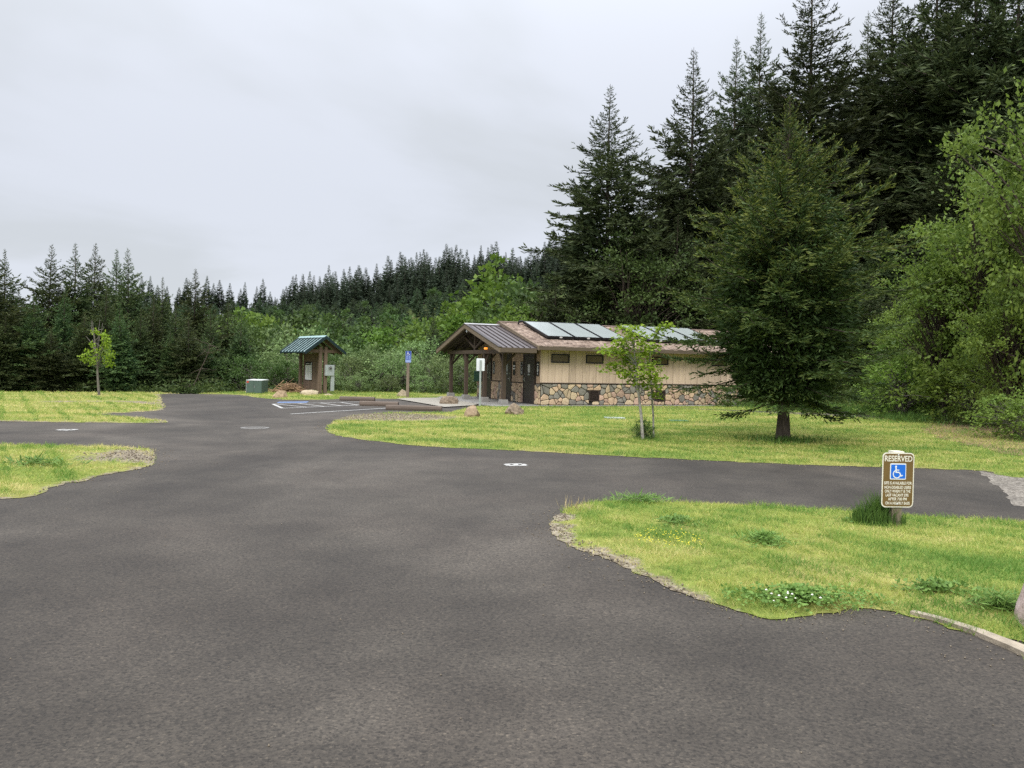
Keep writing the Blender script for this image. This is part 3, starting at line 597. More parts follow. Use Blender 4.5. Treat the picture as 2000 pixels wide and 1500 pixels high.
def gravel_stones():
    rng = np.random.default_rng(8); V, F = [], []; n = 0
    ico = np.array([(0, 0, 1), (.9, 0, .1), (-.3, .85, 0), (-.3, -.85, .1), (.3, .5, -.5), (0, 0, -.8)]); fi = np.array([(0, 1, 2), (0, 2, 3), (0, 3, 1), (5, 2, 1), (5, 3, 2), (5, 1, 3)])
    for po, br, k in ((L1, bare1, 90000), (L3, bare3, 60000), (L2, bare2, 80000)):
        lo, hi = po.min(0), np.minimum(po.max(0), [14, 30]); x = rng.uniform(lo[0], hi[0], k); y = rng.uniform(lo[1], hi[1], k); ok = inside(po, x, y); x, y = x[ok], y[ok]
        e = edge_dist(po[::2], x, y); ok = (br(x, y, e) > 0.35 + 0.3 * rng.random(len(x))) & (rng.random(len(x)) < 0.5); x, y, e = x[ok], y[ok], e[ok]
        for a, b_, c in zip(x, y, e):
            s = rng.uniform(0.006, 0.017) * (1 if b_ < 9 else 1.5); q = ico * s * rng.uniform(0.6, 1.3, 3); t = rng.uniform(0, 6.28); q = np.c_[q[:, 0] * math.cos(t) - q[:, 1] * math.sin(t), q[:, 0] * math.sin(t) + q[:, 1] * math.cos(t), q[:, 2] * 0.7]
            V.append(q + np.array([a, b_, 0.012 + 0.05 * (1 - math.exp(-c / 0.5))])); F.append(fi + n); n += 6
    tag(link('gravel', np_mesh('gravel', np.concatenate(V), [np.concatenate(F)]), 'gravel_stone'), 'loose grey gravel strewn along the grass edges', 'gravel', kind='stuff')
gravel_stones()
def road_grit():
    rng = np.random.default_rng(18); V, F = [], []; n = 0
    ico = np.array([(0, 0, 1), (.9, 0, .1), (-.3, .85, 0), (-.3, -.85, .1), (0, 0, -.8)]); fi = np.array([(0, 1, 2), (0, 2, 3), (0, 3, 1), (4, 2, 1), (4, 3, 2), (4, 1, 3)])
    for po, k, sp in ((L1, 900, .16), (L3, 420, .2), (L2, 700, .2)):
        lo, hi = po.min(0), np.minimum(po.max(0), [12, 24]); i = rng.integers(0, len(po), k * 6); p = po[i] + rng.normal(0, sp, (k * 6, 2)); ok = ~inside(po, p[:, 0], p[:, 1]) & (p[:, 1] < 24) & (p[:, 1] > 3); p = p[ok][:k]
        for a, b_ in p:
            s = rng.uniform(.004, .012) * (1 if b_ < 10 else 1.4); t = rng.uniform(0, 6.28); q = ico * s * rng.uniform(.6, 1.3, 3); q = np.c_[q[:, 0] * math.cos(t) - q[:, 1] * math.sin(t), q[:, 0] * math.sin(t) + q[:, 1] * math.cos(t), q[:, 2] * .7]; V.append(q + np.array([a, b_, .004])); F.append(fi + n); n += 5
    for a, b_ in np.c_[rng.uniform(-5, 5, 260), rng.uniform(3, 13, 260)]:
        s = rng.uniform(.003, .008); q = ico * s * rng.uniform(.6, 1.3, 3); V.append(q + np.array([a, b_, .003])); F.append(fi + n); n += 5
    tag(link('road_grit', np_mesh('road_grit', np.concatenate(V), [np.concatenate(F)]), 'gravel_stone'), 'scattered grit and small stones on the asphalt by the grass edges', 'grit', kind='stuff')
road_grit()
# gravel camping pad, far right, and the concrete kerb, lower right
PAD = smooth_poly(GP((1915, 921), (1930, 935), (1965, 962), (2000, 990)) + [(7.6, 9.2), (11, 9.5), (12, 13.3)] + GP((2010, 930)), True, 0.15, 0.03, 9)
sheet('gravel_pad', PAD, 'gravel', 0.004, 0.4)
BANK = smooth_poly(GP((1800, 838), (1880, 822), (1960, 815), (2060, 830)) + [(13.5, 17.5)] + GP((2010, 893), (1930, 880), (1850, 862)), True, .25, .1, 12)
sheet('bank_soil', BANK, 'dead_needles', .034, .5)
def build_kerb():
    a = smooth_poly(GP((1778, 1203), (1830, 1216), (1900, 1241), (2000, 1284), (2120, 1345)), False, 0.1, 0.004, 3)
    d = np.gradient(a, axis=0); nrm = unit(np.c_[-d[:, 1], d[:, 0]]); w = np.linspace(0.05, 0.135, len(a))[:, None]; b = a + nrm * w
    mb = MB(); n = len(a); z = 0.03
    for i in range(n - 1): mb.hexa([(*a[i], -0.1), (*a[i + 1], -0.1), (*b[i + 1], -0.1), (*b[i], -0.1), (*a[i], z), (*a[i + 1], z), (*b[i + 1], z), (*b[i], z)])
    me = mb.mesh('kerb'); bm = bmesh.new(); bm.from_mesh(me); bmesh.ops.remove_doubles(bm, verts=bm.verts, dist=1e-4)
    bmesh.ops.delete(bm, geom=[f for f in bm.faces if sum(1 for g in bm.faces if g is not f and set(g.verts) == set(f.verts))], context='FACES'); bm.to_mesh(me); bm.free()
    tag(link('kerb', me, 'kerb_concrete'), kind='structure')
build_kerb()

# ------------------------------------------------------------------ road markings
def stroke(mb, pts, w, z):
    p = [np.array(q, float) for q in pts]
    for a, b in zip(p[:-1], p[1:]):
        d = b - a; d /= np.linalg.norm(d) + 1e-9; n = np.array([-d[1], d[0]]) * w / 2
        mb.add([(*(a - n), z), (*(b - n), z), (*(b + n), z), (*(a + n), z)], [(0, 1, 2, 3)])
def marking(name, strokes, w, label, z=0.004, mat='road_paint'):
    for i, s in enumerate(strokes):
        mb = MB(); stroke(mb, s, w, z + 0.0012 * (i % 3)); o = mb.build(name, mat); tag(o, kind='structure')
hA, hB, hC, hD = G(533, 789.3), G(552, 797.5), G(704, 791.2), G(738, 784.2)
marking('parking_line', [[hA, hB], [hA, hD], [hB, hC], GP((568, 808.6), (756, 797.2)), GP((736, 784), (752, 786.5))], 0.11, '')
def lerp2(a, b, t): return (a[0] + (b[0] - a[0]) * t, a[1] + (b[1] - a[1]) * t)
for t0, t1 in ((0.02, 0.3), (0.22, 0.52), (0.42, 0.74), (0.62, 0.97)):
    marking('hatch_line', [[lerp2(hA, hD, t0), lerp2(hB, hC, t1)]], 0.09, '')
def wheelchair(mb, ox, oy, s, z, ux=(1, 0), uy=(0, 1)):
    """white seated-figure symbol in a unit square, thin strokes at z (a 2-D layout, axes ux/uy)"""
    def q(x, y): return (ox + s * (x * ux[0] + y * uy[0]), oy + s * (x * ux[1] + y * uy[1]))
    mb.add([(*q(0.36 + 0.075 * math.cos(a), 0.86 + 0.075 * math.sin(a)), z) for a in np.linspace(0, 6.28, 13)[:-1]], [tuple(range(12))])
    for i, (st, w) in enumerate((([(0.36, 0.79), (0.38, 0.46)], .1), ([(0.34, 0.46), (0.62, 0.46), (0.76, 0.18)], .085), ([(0.74, 0.2), (0.88, 0.25)], .075), ([(0.37, 0.62), (0.6, 0.62)], .07),
                                 ([(0.42 + 0.27 * math.cos(a), 0.33 + 0.27 * math.sin(a)) for a in np.linspace(1.9, 5.9, 14)], .075))):
        stroke(mb, [q(*p) for p in st], w * s, z + 0.0005 * (i + 1) * (1 if s < 2 else 2))
mb = MB(); c4 = GP((540, 787.0), (545, 784.8), (604, 784.2), (598, 786.6)); mb.add([(*p, 0.004) for p in c4], [(0, 1, 2, 3)]); tag(mb.build('parking_symbol_panel', 'road_blue'), kind='structure')
def lane_number(name, c, w, h, ang, digits):
    """stencilled white number lying on the lane (as seven-bar strokes)"""
    SEG = {'a': ((0, 1), (1, 1)), 'b': ((1, 1), (1, .5)), 'c': ((1, .5), (1, 0)), 'd': ((0, 0), (1, 0)), 'e': ((0, 0), (0, .5)), 'f': ((0, .5), (0, 1)), 'g': ((0, .5), (1, .5))}
    MAP = {'1': 'bc', '2': 'abged', '5': 'afgcd', '6': 'afgecd', '8': 'abcdefg', '4': 'fgbc'}
    mb = MB(); ca, sa = math.cos(ang), math.sin(ang); n = len(digits)
    for i, dg in enumerate(digits):
        for j, sg in enumerate(MAP[dg]):
            p = []
            for x, y in SEG[sg]:
                X = (i + 0.12 + 0.62 * x) / n * w - w / 2; Y = (y - 0.5) * h; p.append((c[0] + X * ca - Y * sa, c[1] + X * sa + Y * ca))
            stroke(mb, p, 0.085, 0.004 + 0.0006 * j)
    tag(mb.build(name, 'road_paint'), kind='structure')
lane_number('painted_lane_mark', G(1008, 908.5), 0.3, 0.28, math.radians(-72), '8')
lane_number('painted_lane_mark', G(133, 839.5), 0.4, 0.3, math.radians(80), '6')

# ------------------------------------------------------------------ restroom building
BA = math.radians(22); BC = (1.119, 31.195, 0.0)
def clip_poly(poly, a, b, c):
    """keep a*x+b*y<=c"""
    out = []
    for i in range(len(poly)):
        p, q = poly[i], poly[(i + 1) % len(poly)]; fp = a * p[0] + b * p[1] - c; fq = a * q[0] + b * q[1] - c
        if fp <= 0: out.append(p)
        if (fp < 0) != (fq < 0) and fp != fq:
            t = fp / (fp - fq); out.append((p[0] + (q[0] - p[0]) * t, p[1] + (q[1] - p[1]) * t))
    return out
def inset(poly, d):
    n = len(poly); cx = sum(p[0] for p in poly) / n; cy = sum(p[1] for p in poly) / n; out = poly[:]
    for i in range(n):
        p, q = poly[i], poly[(i + 1) % n]; ex, ey = q[0] - p[0], q[1] - p[1]; L = math.hypot(ex, ey)
        if L < 1e-6: continue
        nx, ny = ey / L, -ex / L
        if nx * (cx - p[0]) + ny * (cy - p[1]) > 0: nx, ny = -nx, -ny
        out = clip_poly(out, nx, ny, nx * p[0] + ny * p[1] - d)
        if len(out) < 3: return []
    return out
def rubble(x0, x1, z0, z1, holes, area, seed):
    """irregular flat fieldstones that fill a rectangle (weighted cells clipped against their neighbours)"""
    rng = random.Random(seed); n = int((x1 - x0) * (z1 - z0) / area); pts = []
    tries = 0
    while len(pts) < n and tries < 60000:
        tries += 1; p = (rng.uniform(x0, x1), rng.uniform(z0, z1)); w = rng.choice([0.0, 0.003, 0.008, 0.014, 0.02])
        if any(h[0] - .03 < p[0] < h[1] + .03 and h[2] - .03 < p[1] < h[3] + .03 for h in holes): continue
        if all(((p[0] - q[0]) ** 2 + ((p[1] - q[1]) * 1.15) ** 2) > (0.125 + 1.6 * (w + q[2])) ** 2 for q in pts): pts.append((p[0], p[1], w))
    out = []
    for i, p in enumerate(pts):
        poly = [(x0, z0), (x1, z0), (x1, z1), (x0, z1)]
        for j, q in enumerate(pts):
            if i == j or abs(p[0] - q[0]) > 1.0: continue
            a, b = q[0] - p[0], q[1] - p[1]; c = (q[0] ** 2 + q[1] ** 2 - q[2] - p[0] ** 2 - p[1] ** 2 + p[2]) / 2; poly = clip_poly(poly, a, b, c)
            if len(poly) < 3: break
        for h in holes:
            if len(poly) < 3: break
            if max(v[0] for v in poly) > h[0] and min(v[0] for v in poly) < h[1] and max(v[1] for v in poly) > h[2] and min(v[1] for v in poly) < h[3]:
                cand = []
                if p[0] <= h[0]: cand.append((1, 0, h[0], h[0] - p[0]))
                if p[0] >= h[1]: cand.append((-1, 0, -h[1], p[0] - h[1]))
                if p[1] <= h[2]: cand.append((0, 1, h[2], h[2] - p[1]))
                if p[1] >= h[3]: cand.append((0, -1, -h[3], p[1] - h[3]))
                if cand: c = max(cand, key=lambda k: k[3]); poly = clip_poly(poly, *c[:3])
        if len(poly) < 3: continue
        poly = inset(poly, 0.011)
        if len(poly) < 3: continue
        ch = []
        for k in range(len(poly)):
            a, b = poly[k], poly[(k + 1) % len(poly)]; u = rng.uniform(.12, .22); ch += [(a[0] + (b[0] - a[0]) * u, a[1] + (b[1] - a[1]) * u), (a[0] + (b[0] - a[0]) * (1 - u), a[1] + (b[1] - a[1]) * (1 - u))]
        xs = [c[0] for c in ch]; zs = [c[1] for c in ch]
        if (max(xs) - min(xs)) * (max(zs) - min(zs)) > 0.004: out.append(ch)
    return out
def stone_obj(poly, toworld, parent, rng):
    cx = sum(p[0] for p in poly) / len(poly); cz = sum(p[1] for p in poly) / len(poly); n = len(poly); d = rng.uniform(0.028, 0.05); tl = rng.uniform(-.02, .02); tz = rng.uniform(-.02, .02)
    vs = [toworld(p[0], p[1], 0.0) for p in poly]
    vs += [toworld(p[0], p[1], d * 0.7) for p in poly]
    vs += [toworld(cx + (p[0] - cx) * 0.84, cz + (p[1] - cz) * 0.84, d + tl * (p[0] - cx) * 3 + tz * (p[1] - cz) * 3 + rng.uniform(-.004, .004)) for p in poly]
    vs.append(toworld(cx, cz, d + 0.006))
    fs = [(i, (i + 1) % n, n + (i + 1) % n, n + i) for i in range(n)] + [(n + i, n + (i + 1) % n, 2 * n + (i + 1) % n, 2 * n + i) for i in range(n)] + [(2 * n + i, 2 * n + (i + 1) % n, 3 * n) for i in range(n)]
    me = bpy.data.meshes.new('stone'); me.from_pydata(vs, [], fs); me.update()
    bm = bmesh.new(); bm.from_mesh(me); bmesh.ops.recalc_face_normals(bm, faces=bm.faces); bm.to_mesh(me); bm.free()
    return link('stone', me, rng.choices(['stone_tan', 'stone_buff', 'stone_pink', 'stone_grey'], [3.2, 2.6, 1.8, 3.4])[0], parent)
def build_restroom():
    rng = random.Random(4)
    B = empty('restroom_building', BC, BA)
    tag(B, 'tan board-sided restroom building with fieldstone base, shingle roof and timber porch', 'building')
    LEN, WID = 11.5, 7.42; EZ, RZ, RV = 2.34, 3.46, 3.75     # eave and ridge of the main roof
    slope = (RZ - EZ) / (RV + 0.5)
    def roof_z(v): return EZ + slope * (v + 0.5) if v <= RV else EZ + slope * (2 * RV + 0.5 - v)
    # --- core walls (dark mortar / sheathing), everything else is hung on it
    core = MB(); core.add([(0.06, 0.06, 0), (LEN, 0.06, 0), (LEN, WID, 0), (0.06, WID, 0), (0.06, 0.06, 2.36), (LEN, 0.06, 2.36), (LEN, WID, 2.36), (0.06, WID, 2.36), (0.06, RV, 3.36), (LEN, RV, 3.36)],
        [(0, 1, 5, 4), (1, 2, 6, 9, 5), (2, 3, 7, 6), (3, 0, 4, 8, 7), (4, 5, 9, 8), (6, 7, 8, 9), (0, 3, 2, 1)])
    wall = core.build('wall', 'mortar', B)
    # --- front wall: stones, ledge, boards
    vents = [(2.17, 2.62, 0.21, 0.64), (5.31, 5.76, 0.21, 0.64)]
    fw = MB().box(0.03, LEN, 0.025, 0.058, 0.0, 0.90).build('stone_base', 'mortar', B)
    for p in rubble(0.035, LEN, 0.05, 0.885, vents, 0.046, 11): stone_obj(p, lambda a, b, d: (a, 0.026 - d, b), fw, rng)
    MB().box(-0.02, LEN, -0.03, 0.058, 0.905, 0.93).build('ledge', 'timber_u', B, bevel=0.004)
    sid = MB().box(0.02, LEN, 0.035, 0.055, 0.935, 2.34).build('siding', 'timber', B)
    n = int(LEN / 0.3048); shared = {}
    for i in range(n):
        g = 0.011 if (i % 4) else 0.022; w = 0.3048 - g
        if g not in shared: shared[g] = MB().box(0, w, -0.022, 0, 0.0, 1.40).mesh('plank'); shared[g].materials.append(MATS['siding'])
        o = link('plank', shared[g], None, sid, (0.03 + i * 0.3048 + g, 0.034, 0.936 + rng.uniform(-.002, .002)))
    for (a, b) in ((0.5, 1.21), (2.03, 2.74), (5.12, 5.83), (8.1, 8.81)):
        wn = MB().box(a, b, -0.004, 0.01, 1.77, 2.03).build('window', 'glass_dark', B)
        f = MB(); f.box(a - .05, b + .05, -0.03, 0.008, 2.03, 2.08).box(a - .05, b + .05, -0.03, 0.008, 1.72, 1.77).box(a - .05, a, -0.03, 0.008, 1.77, 2.03).box(b, b + .05, -0.03, 0.008, 1.77, 2.03)
        f.build('window_frame', 'black_paint', wn)
        t = MB(); t.box(a - .075, b + .075, -0.018, 0.006, 2.083, 2.11).box(a - .075, b + .075, -0.018, 0.006, 1.69, 1.717).box(a - .075, a - .053, -0.018, 0.006, 1.717, 2.083).box(b + .053, b + .075, -0.018, 0.006, 1.717, 2.083); t.build('window_trim', 'siding', wn)
    for (a, b, c, d) in vents:
        v = MB(); e = .03; v.box(a, b, -0.03, 0.024, d - e, d).box(a, b, -0.03, 0.024, c, c + e).box(a, a + e, -0.03, 0.024, c + e, d - e).box(b - e, b, -0.03, 0.024, c + e, d - e)
        vo = v.build('vent', 'vent_rust', B)
        for k in range(9):
            z = c + 0.05 + k * 0.04; MB().hexa([(a + e, -.02, z), (b - e, -.02, z), (b - e, .02, z + .02), (a + e, .02, z + .02), (a + e, -.02, z + .006), (b - e, -.02, z + .006), (b - e, .02, z + .026), (a + e, .02, z + .026)]).build('louvre', 'vent_rust', vo)
    # --- end wall with the doors (plane u = 0)
    doors = [(0.61, 1.66), (3.08, 4.10), (5.56, 6.61)]
    ew = MB()
    segs = [(0.03, 0.55), (1.72, 3.02), (4.16, 5.5), (6.67, WID)]
    for a, b in segs: ew.box(0.03, 0.058, a, b, 0.0, 0.88)
    ewo = ew.build('end_stone_base', 'mortar', B)
    for k, (a, b) in enumerate(segs):
        for p in rubble(a, b, 0.05, 0.865, [], 0.05, 31 + k): stone_obj(p, lambda a_, b_, d: (0.03 - d, a_, b_), ewo, rng)
    es = MB().add([(0.04, 0.02, 0.9), (0.04, WID, 0.9), (0.04, WID, 2.34), (0.04, RV, 3.3), (0.04, 0.02, 2.34), (0.058, 0.02, 0.9), (0.058, WID, 0.9), (0.058, WID, 2.34), (0.058, RV, 3.3), (0.058, 0.02, 2.34)],
        [(0, 4, 3, 2, 1), (5, 6, 7, 8, 9), (0, 1, 6, 5), (1, 2, 7, 6), (2, 3, 8, 7), (3, 4, 9, 8), (4, 0, 5, 9)]).build('end_siding', 'timber', B)
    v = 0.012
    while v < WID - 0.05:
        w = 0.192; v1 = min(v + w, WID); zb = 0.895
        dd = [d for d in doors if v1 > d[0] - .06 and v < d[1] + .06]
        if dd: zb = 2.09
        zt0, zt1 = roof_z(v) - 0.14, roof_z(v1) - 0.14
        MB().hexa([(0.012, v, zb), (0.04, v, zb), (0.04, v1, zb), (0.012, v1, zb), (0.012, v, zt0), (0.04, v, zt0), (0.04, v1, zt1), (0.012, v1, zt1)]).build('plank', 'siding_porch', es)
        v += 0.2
    MB().box(0.0, 0.058, -0.02, 0.02, 0.935, 2.33).build('corner_board', 'siding', B, bevel=0.004)
    for k, (a, b) in enumerate(doors):
        d = MB().box(0.0, 0.045, a, b, 0.02, 2.03).build('door', 'door_paint', B, bevel=0.004)
        MB().box(-0.018, 0.05, a - .05, a, 0.0, 2.08).box(-0.018, 0.05, b, b + .05, 0.0, 2.08).box(-0.018, 0.05, a, b, 2.03, 2.08).build('door_frame', 'door_frame', d)
        hv = b - 0.09 if k == 0 else a + 0.09
        MB().box(-0.022, 0.0, hv - .03, hv + .03, 0.93, 1.1).tube([(-0.02, hv, 1.02), (-0.06, hv, 1.02), (-0.065, hv + (-.1 if k == 0 else .1), 1.02)], 0.012, 8).build('door_handle', 'steel', d)
        MB().tube([(0.0, hv, 1.24), (-0.022, hv, 1.24)], 0.03, 12).build('deadbolt', 'steel', d)
        hg = a + .01 if k == 0 else b - .01
        for z in (0.25, 1.05, 1.8): MB().box(-0.008, 0.0, hg - .012, hg + .012, z, z + .11).build('hinge', 'steel', d)
        m = (a + b) / 2
        MB().box(-0.006, -0.0015, m - .11, m + .11, 1.32, 1.64).build('notice', 'box_grey' if k else 'paper', d)
        MB().box(-0.005, -0.0015, m - .12, m + .12, 1.2, 1.26).build('plate', 'box_grey', d)
        MB().box(-0.05, 0.05, a, b, 0.0, 0.02).build('threshold', 'steel', d)
    # restroom plates beside the doors: dark plate, white figure
    for (vc, kind) in ((0.26, 'man'), (1.93, 'post'), (2.75, 'white'), (5.2, 'post')):
        p = MB().box(0.0, 0.0115, vc - .13, vc + .13, 1.18, 1.76).build('door_sign', 'black_paint', B)
        s = MB()
        if kind == 'man':
            s.box(-.004, -.0005, vc - .045, vc + .045, 1.5, 1.58); s.add([(-.003, vc - .08, 1.42), (-.003, vc, 1.52), (-.003, vc + .08, 1.42), (-.003, vc, 1.3)], [(0, 1, 2, 3)]); s.box(-.004, -.0005, vc - .03, vc + .03, 1.25, 1.3); s.box(-.004, -.0005, vc - .08, vc + .08, 1.63, 1.67)
        elif kind == 'post':
            s.box(-.004, -.0005, vc - .02, vc + .02, 1.24, 1.36)
            for z in (1.42, 1.48, 1.58, 1.7): s.box(-.004, -.0005, vc - .075, vc + .075, z, z + .014)
            for sd in (-1, 1): s.box(-.004, -.0005, vc + sd * .105 - .006, vc + sd * .105 + .006, 1.2, 1.74)
        else: s.box(-.004, -.0005, vc - .12, vc + .12, 1.53, 1.59).box(-.004, -.0005, vc - .12, vc + .12, 1.42, 1.48)
        s.build('figure', 'white_paint', p)
    MB().box(-0.16, 0.0115, 6.68, 7.46, 0.8, 1.28).build('wall_box', 'deep_green', B, bevel=0.01)
    # --- main roof
    def slab(v0, z0, v1, z1, u0, u1, th): return [(u0, v0, z0 - th), (u1, v0, z0 - th), (u1, v1, z1 - th), (u0, v1, z1 - th), (u0, v0, z0), (u1, v0, z0), (u1, v1, z1), (u0, v1, z1)]
    rf = MB(); rf.hexa(slab(-0.5, EZ, RV, RZ, -0.3, LEN + .4, 0.06)).hexa([(x, 2 * RV - y, z) for x, y, z in slab(-0.5, EZ, RV - .001, RZ, -0.3, LEN + .4, 0.06)]); roof = rf.build('roof', 'under_roof', B)
    SV, SF, ST = [], [], []; k = 0; rr = np.random.default_rng(3); SL = math.hypot(RV + .5, RZ - EZ); dv, dz = (RV + .5) / SL, (RZ - EZ) / SL
    rows = 33; e = SL / rows
    for sidek in (0, 1):
        for r in range(rows):
            u = -0.31 - rr.uniform(0, .25)
            while u < LEN + .4:
                w = rr.uniform(.16, .34); a, b = max(u, -0.31), min(u + w - .006, LEN + .41); u += w
                if b - a < .03: continue
                s0 = r * e - .03 + rr.uniform(-.012, .012); s1 = min((r + 1) * e + .015, SL); t = rr.uniform(.014, .03)
                P = []
                for (s, h) in ((s0, 0.002), (s1, 0.001), (s0, 0.002 + t), (s1, 0.004)):
                    vv = -0.5 + s * dv - h * dz; z = EZ + s * dz + h * dv; vv = vv if sidek == 0 else 2 * RV - vv; P.append((vv, z))
                SV += [(a, *P[0]), (b, *P[0]), (b, *P[1]), (a, *P[1]), (a, *P[2]), (b, *P[2]), (b, *P[3]), (a, *P[3])]
                SF += [(k + 4, k + 5, k + 6, k + 7), (k, k + 1, k + 5, k + 4), (k + 1, k + 2, k + 6, k + 5), (k + 3, k, k + 4, k + 7)]; k += 8; ST += [float(np.clip(rr.normal(.5, .28), 0, 1))] * 8
    tag(link('shingles', np_mesh('shingles', SV, [np.array(SF)], {'tint': ST}), 'shingle', roof), kind='stuff')
    MB().hexa(slab(-0.53, EZ + .02, -0.5, EZ + .035, -0.31, LEN + .41, 0.15)).build('fascia', 'timber_u', roof)
    mbr = MB(); mbr.hexa(slab(-0.53, EZ + .03, RV, RZ + .035, -0.36, -0.302, 0.17)).hexa([(x, 2 * RV - y, z) for x, y, z in slab(-0.53, EZ + .03, RV, RZ + .035, -0.36, -0.302, 0.17)]); mbr.build('rake_board', 'boulder_brown', roof)
    mbc = MB(); mbc.hexa(slab(RV - .14, RZ + .012, RV, RZ + .05, -0.38, LEN + .43, 0.02)).hexa([(x, 2 * RV - y, z) for x, y, z in slab(RV - .14, RZ + .012, RV, RZ + .05, -0.38, LEN + .43, 0.02)]); mbc.build('ridge_cap', 'shingle', roof)
    # --- porch: posts on concrete piers, beam, truss, standing-seam roof
    PU = -1.41; pe, pr, pv = 2.27, 3.30, 3.71; V0, V1 = -0.42, 7.84
    ps = (pr - pe) / (pv - V0)
    for i, vv in enumerate((0.33, 2.49, 4.9, 7.1)):
        po = MB().box(PU - .075, PU + .075, vv - .075, vv + .075, 0.25, 2.05).build('post', 'timber', B, bevel=0.006)
        MB().hexa([(PU - .17, vv - .17, -.05), (PU + .17, vv - .17, -.05), (PU + .17, vv + .17, -.05), (PU - .17, vv + .17, -.05), (PU - .145, vv - .145, .25), (PU + .145, vv - .145, .25), (PU + .145, vv + .145, .25), (PU - .145, vv + .145, .25)]).build('pier', 'concrete_dark', po, bevel=0.015)
        sd = 1 if i in (0, 2) else -1
        MB().bar((PU, vv + sd * .07, 1.62), (PU, vv + sd * .46, 2.06), .07, .07, (1, 0, 0)).build('brace', 'timber', po)
        MB().bar((PU + .07, vv, 1.62), (PU + .46, vv, 2.06), .07, .07, (0, 1, 0)).build('brace', 'timber', po)
    MB().box(PU - .09, PU + .09, V0 + .36, V1 - .36, 2.05, 2.21).build('porch_beam', 'timber_v', B, bevel=0.006)
    for vv in (0.33, 7.1): MB().box(PU + .09, 0.0, vv - .06, vv + .06, 2.06, 2.2).build('side_beam', 'timber_u', B)
    MB().box(PU - .06, PU + .06, pv - .06, pv + .06, 2.21, 3.1).build('king_post', 'timber', B)
    for s in (-1, 1): MB().bar((PU, pv + s * .06, 2.3), (PU, pv + s * 1.5, 2.3 + .56), .09, .1, (1, 0, 0)).build('truss_web', 'timber', B)
    prf = MB(); prf.hexa(slab(V0, pe, pv, pr, -1.86, -0.302, 0.05)).hexa([(x, 2 * pv - y, z) for x, y, z in slab(V0, pe, pv - .001, pr, -1.86, -0.302, 0.05)]); pro = prf.build('porch_roof', 'metal_roof', B)
    lin = MB(); lin.hexa(slab(V0 + .02, pe - .052, pv, pr - .052, -1.85, -0.31, 0.03)).hexa([(x, 2 * pv - y, z) for x, y, z in slab(V0 + .02, pe - .052, pv - .001, pr - .052, -1.85, -0.31, 0.03)]); lin.build('porch_ceiling', 'under_roof', pro)
    for s in (0, 1):
        for k in range(7):
            u = -1.845 + k * 0.245; hx = slab(V0 - .005, pe + .034, pv - .06, pr + .034 - .06 * ps, u, u + .022, 0.033)
            if s: hx = [(x, 2 * pv - y, z) for x, y, z in hx]
            MB().hexa(hx).build('roof_seam', 'seam_metal', pro)
        for k in range(4):
            u = -1.6 + k * .4; hx = slab(V0 + .04, pe - .085, pv, pr - .085, u, u + .06, 0.09); hx = hx if not s else [(x, 2 * pv - y, z) for x, y, z in hx]; MB().hexa(hx).build('rafter', 'under_roof', pro)
        hx = slab(V0 - .03, pe - .002, pv, pr + .02, -1.93, -1.862, 0.19); hx = hx if not s else [(x, 2 * pv - y, z) for x, y, z in hx]; MB().hexa(hx).build('rake_board', 'rake_wood', pro)
        hx = slab(V0 - .05, pe + .02, pv, pr + .04, -1.95, -1.80, 0.02); hx = hx if not s else [(x, 2 * pv - y, z) for x, y, z in hx]; MB().hexa(hx).build('rake_flashing', 'seam_metal', pro)
    MB().box(-1.86, -0.37, V0 - .04, V0 - .002, pe - .19, pe - .012).build('porch_fascia', 'timber_u', pro)
    c = MB(); c.hexa(slab(pv - .1, pr + .02, pv, pr + .062, -1.95, -0.365, 0.02)).hexa([(x, 2 * pv - y, z) for x, y, z in slab(pv - .1, pr + .02, pv, pr + .062, -1.95, -0.365, 0.02)]); c.build('porch_ridge_cap', 'metal_roof_cap', pro)
    lp = MB().box(PU - .2, PU - .1, 1.94, 2.12, 2.22, 2.30).build('porch_lamp', 'lamp_glow', B, bevel=0.02); MB().box(PU - .18, PU - .09, 1.97, 2.09, 2.31, 2.34).build('lamp_cap', 'black_paint', lp)
    MB().box(-1.85, -1.8, pv - .03, pv + .03, 2.96, 3.09).build('security_camera', 'sign_white', B, bevel=0.01)
    # --- slab
    MB().box(-2.1, LEN + .2, -0.42, WID + .3, -0.08, 0.045).build('foundation', 'concrete_dark', B, bevel=0.01)
    # roof vent pipe
    MB().tube([(0.42, 3.35, 3.3), (0.42, 3.35, 3.5)], 0.035, 10).tube([(0.42, 3.35, 3.49), (0.62, 3.35, 3.52)], 0.045, 10).build('vent_pipe', 'panel_frame', roof)
    # --- solar collectors, each a thing on the roof
    n_up = Vector((0, -dz, dv)); names = ['first', 'second', 'third', 'fourth', 'fifth', 'sixth']
    lab = ['solar collector on the shingle roof next to the porch, first of the row', 'second solar collector from the porch on the shingle roof', 'third solar collector from the porch, last of the first trio',
           'solar collector just past the gap in the roof row, fourth from the porch', 'fifth solar collector from the porch, middle of the second trio', 'solar collector at the far end of the roof row, partly behind the fir']
    for i, u0 in enumerate((0.55, 1.80, 3.05, 5.28, 6.53, 7.78)):
        r = empty('solar_panel', (0, 0, 0)); r.matrix_world = Matrix.Translation(BC) @ Matrix.Rotation(BA, 4, 'Z') @ Matrix.Translation((u0, 0.62, EZ + slope * 1.12 + 0.07)) @ Matrix.Rotation(math.atan2(dz, dv) + 0.015, 4, 'X')
        tag(r, lab[i], 'solar panel', 'solar panels on the roof'); w, l = 1.21, 2.66
        f = MB(); f.box(0, w, 0, .05, 0, .1).box(0, w, l - .05, l, 0, .1).box(0, .05, .05, l - .05, 0, .1).box(w - .05, w, .05, l - .05, 0, .1).box(.05, w - .05, .05, l - .05, 0, .03); f.build('frame', 'panel_frame', r)
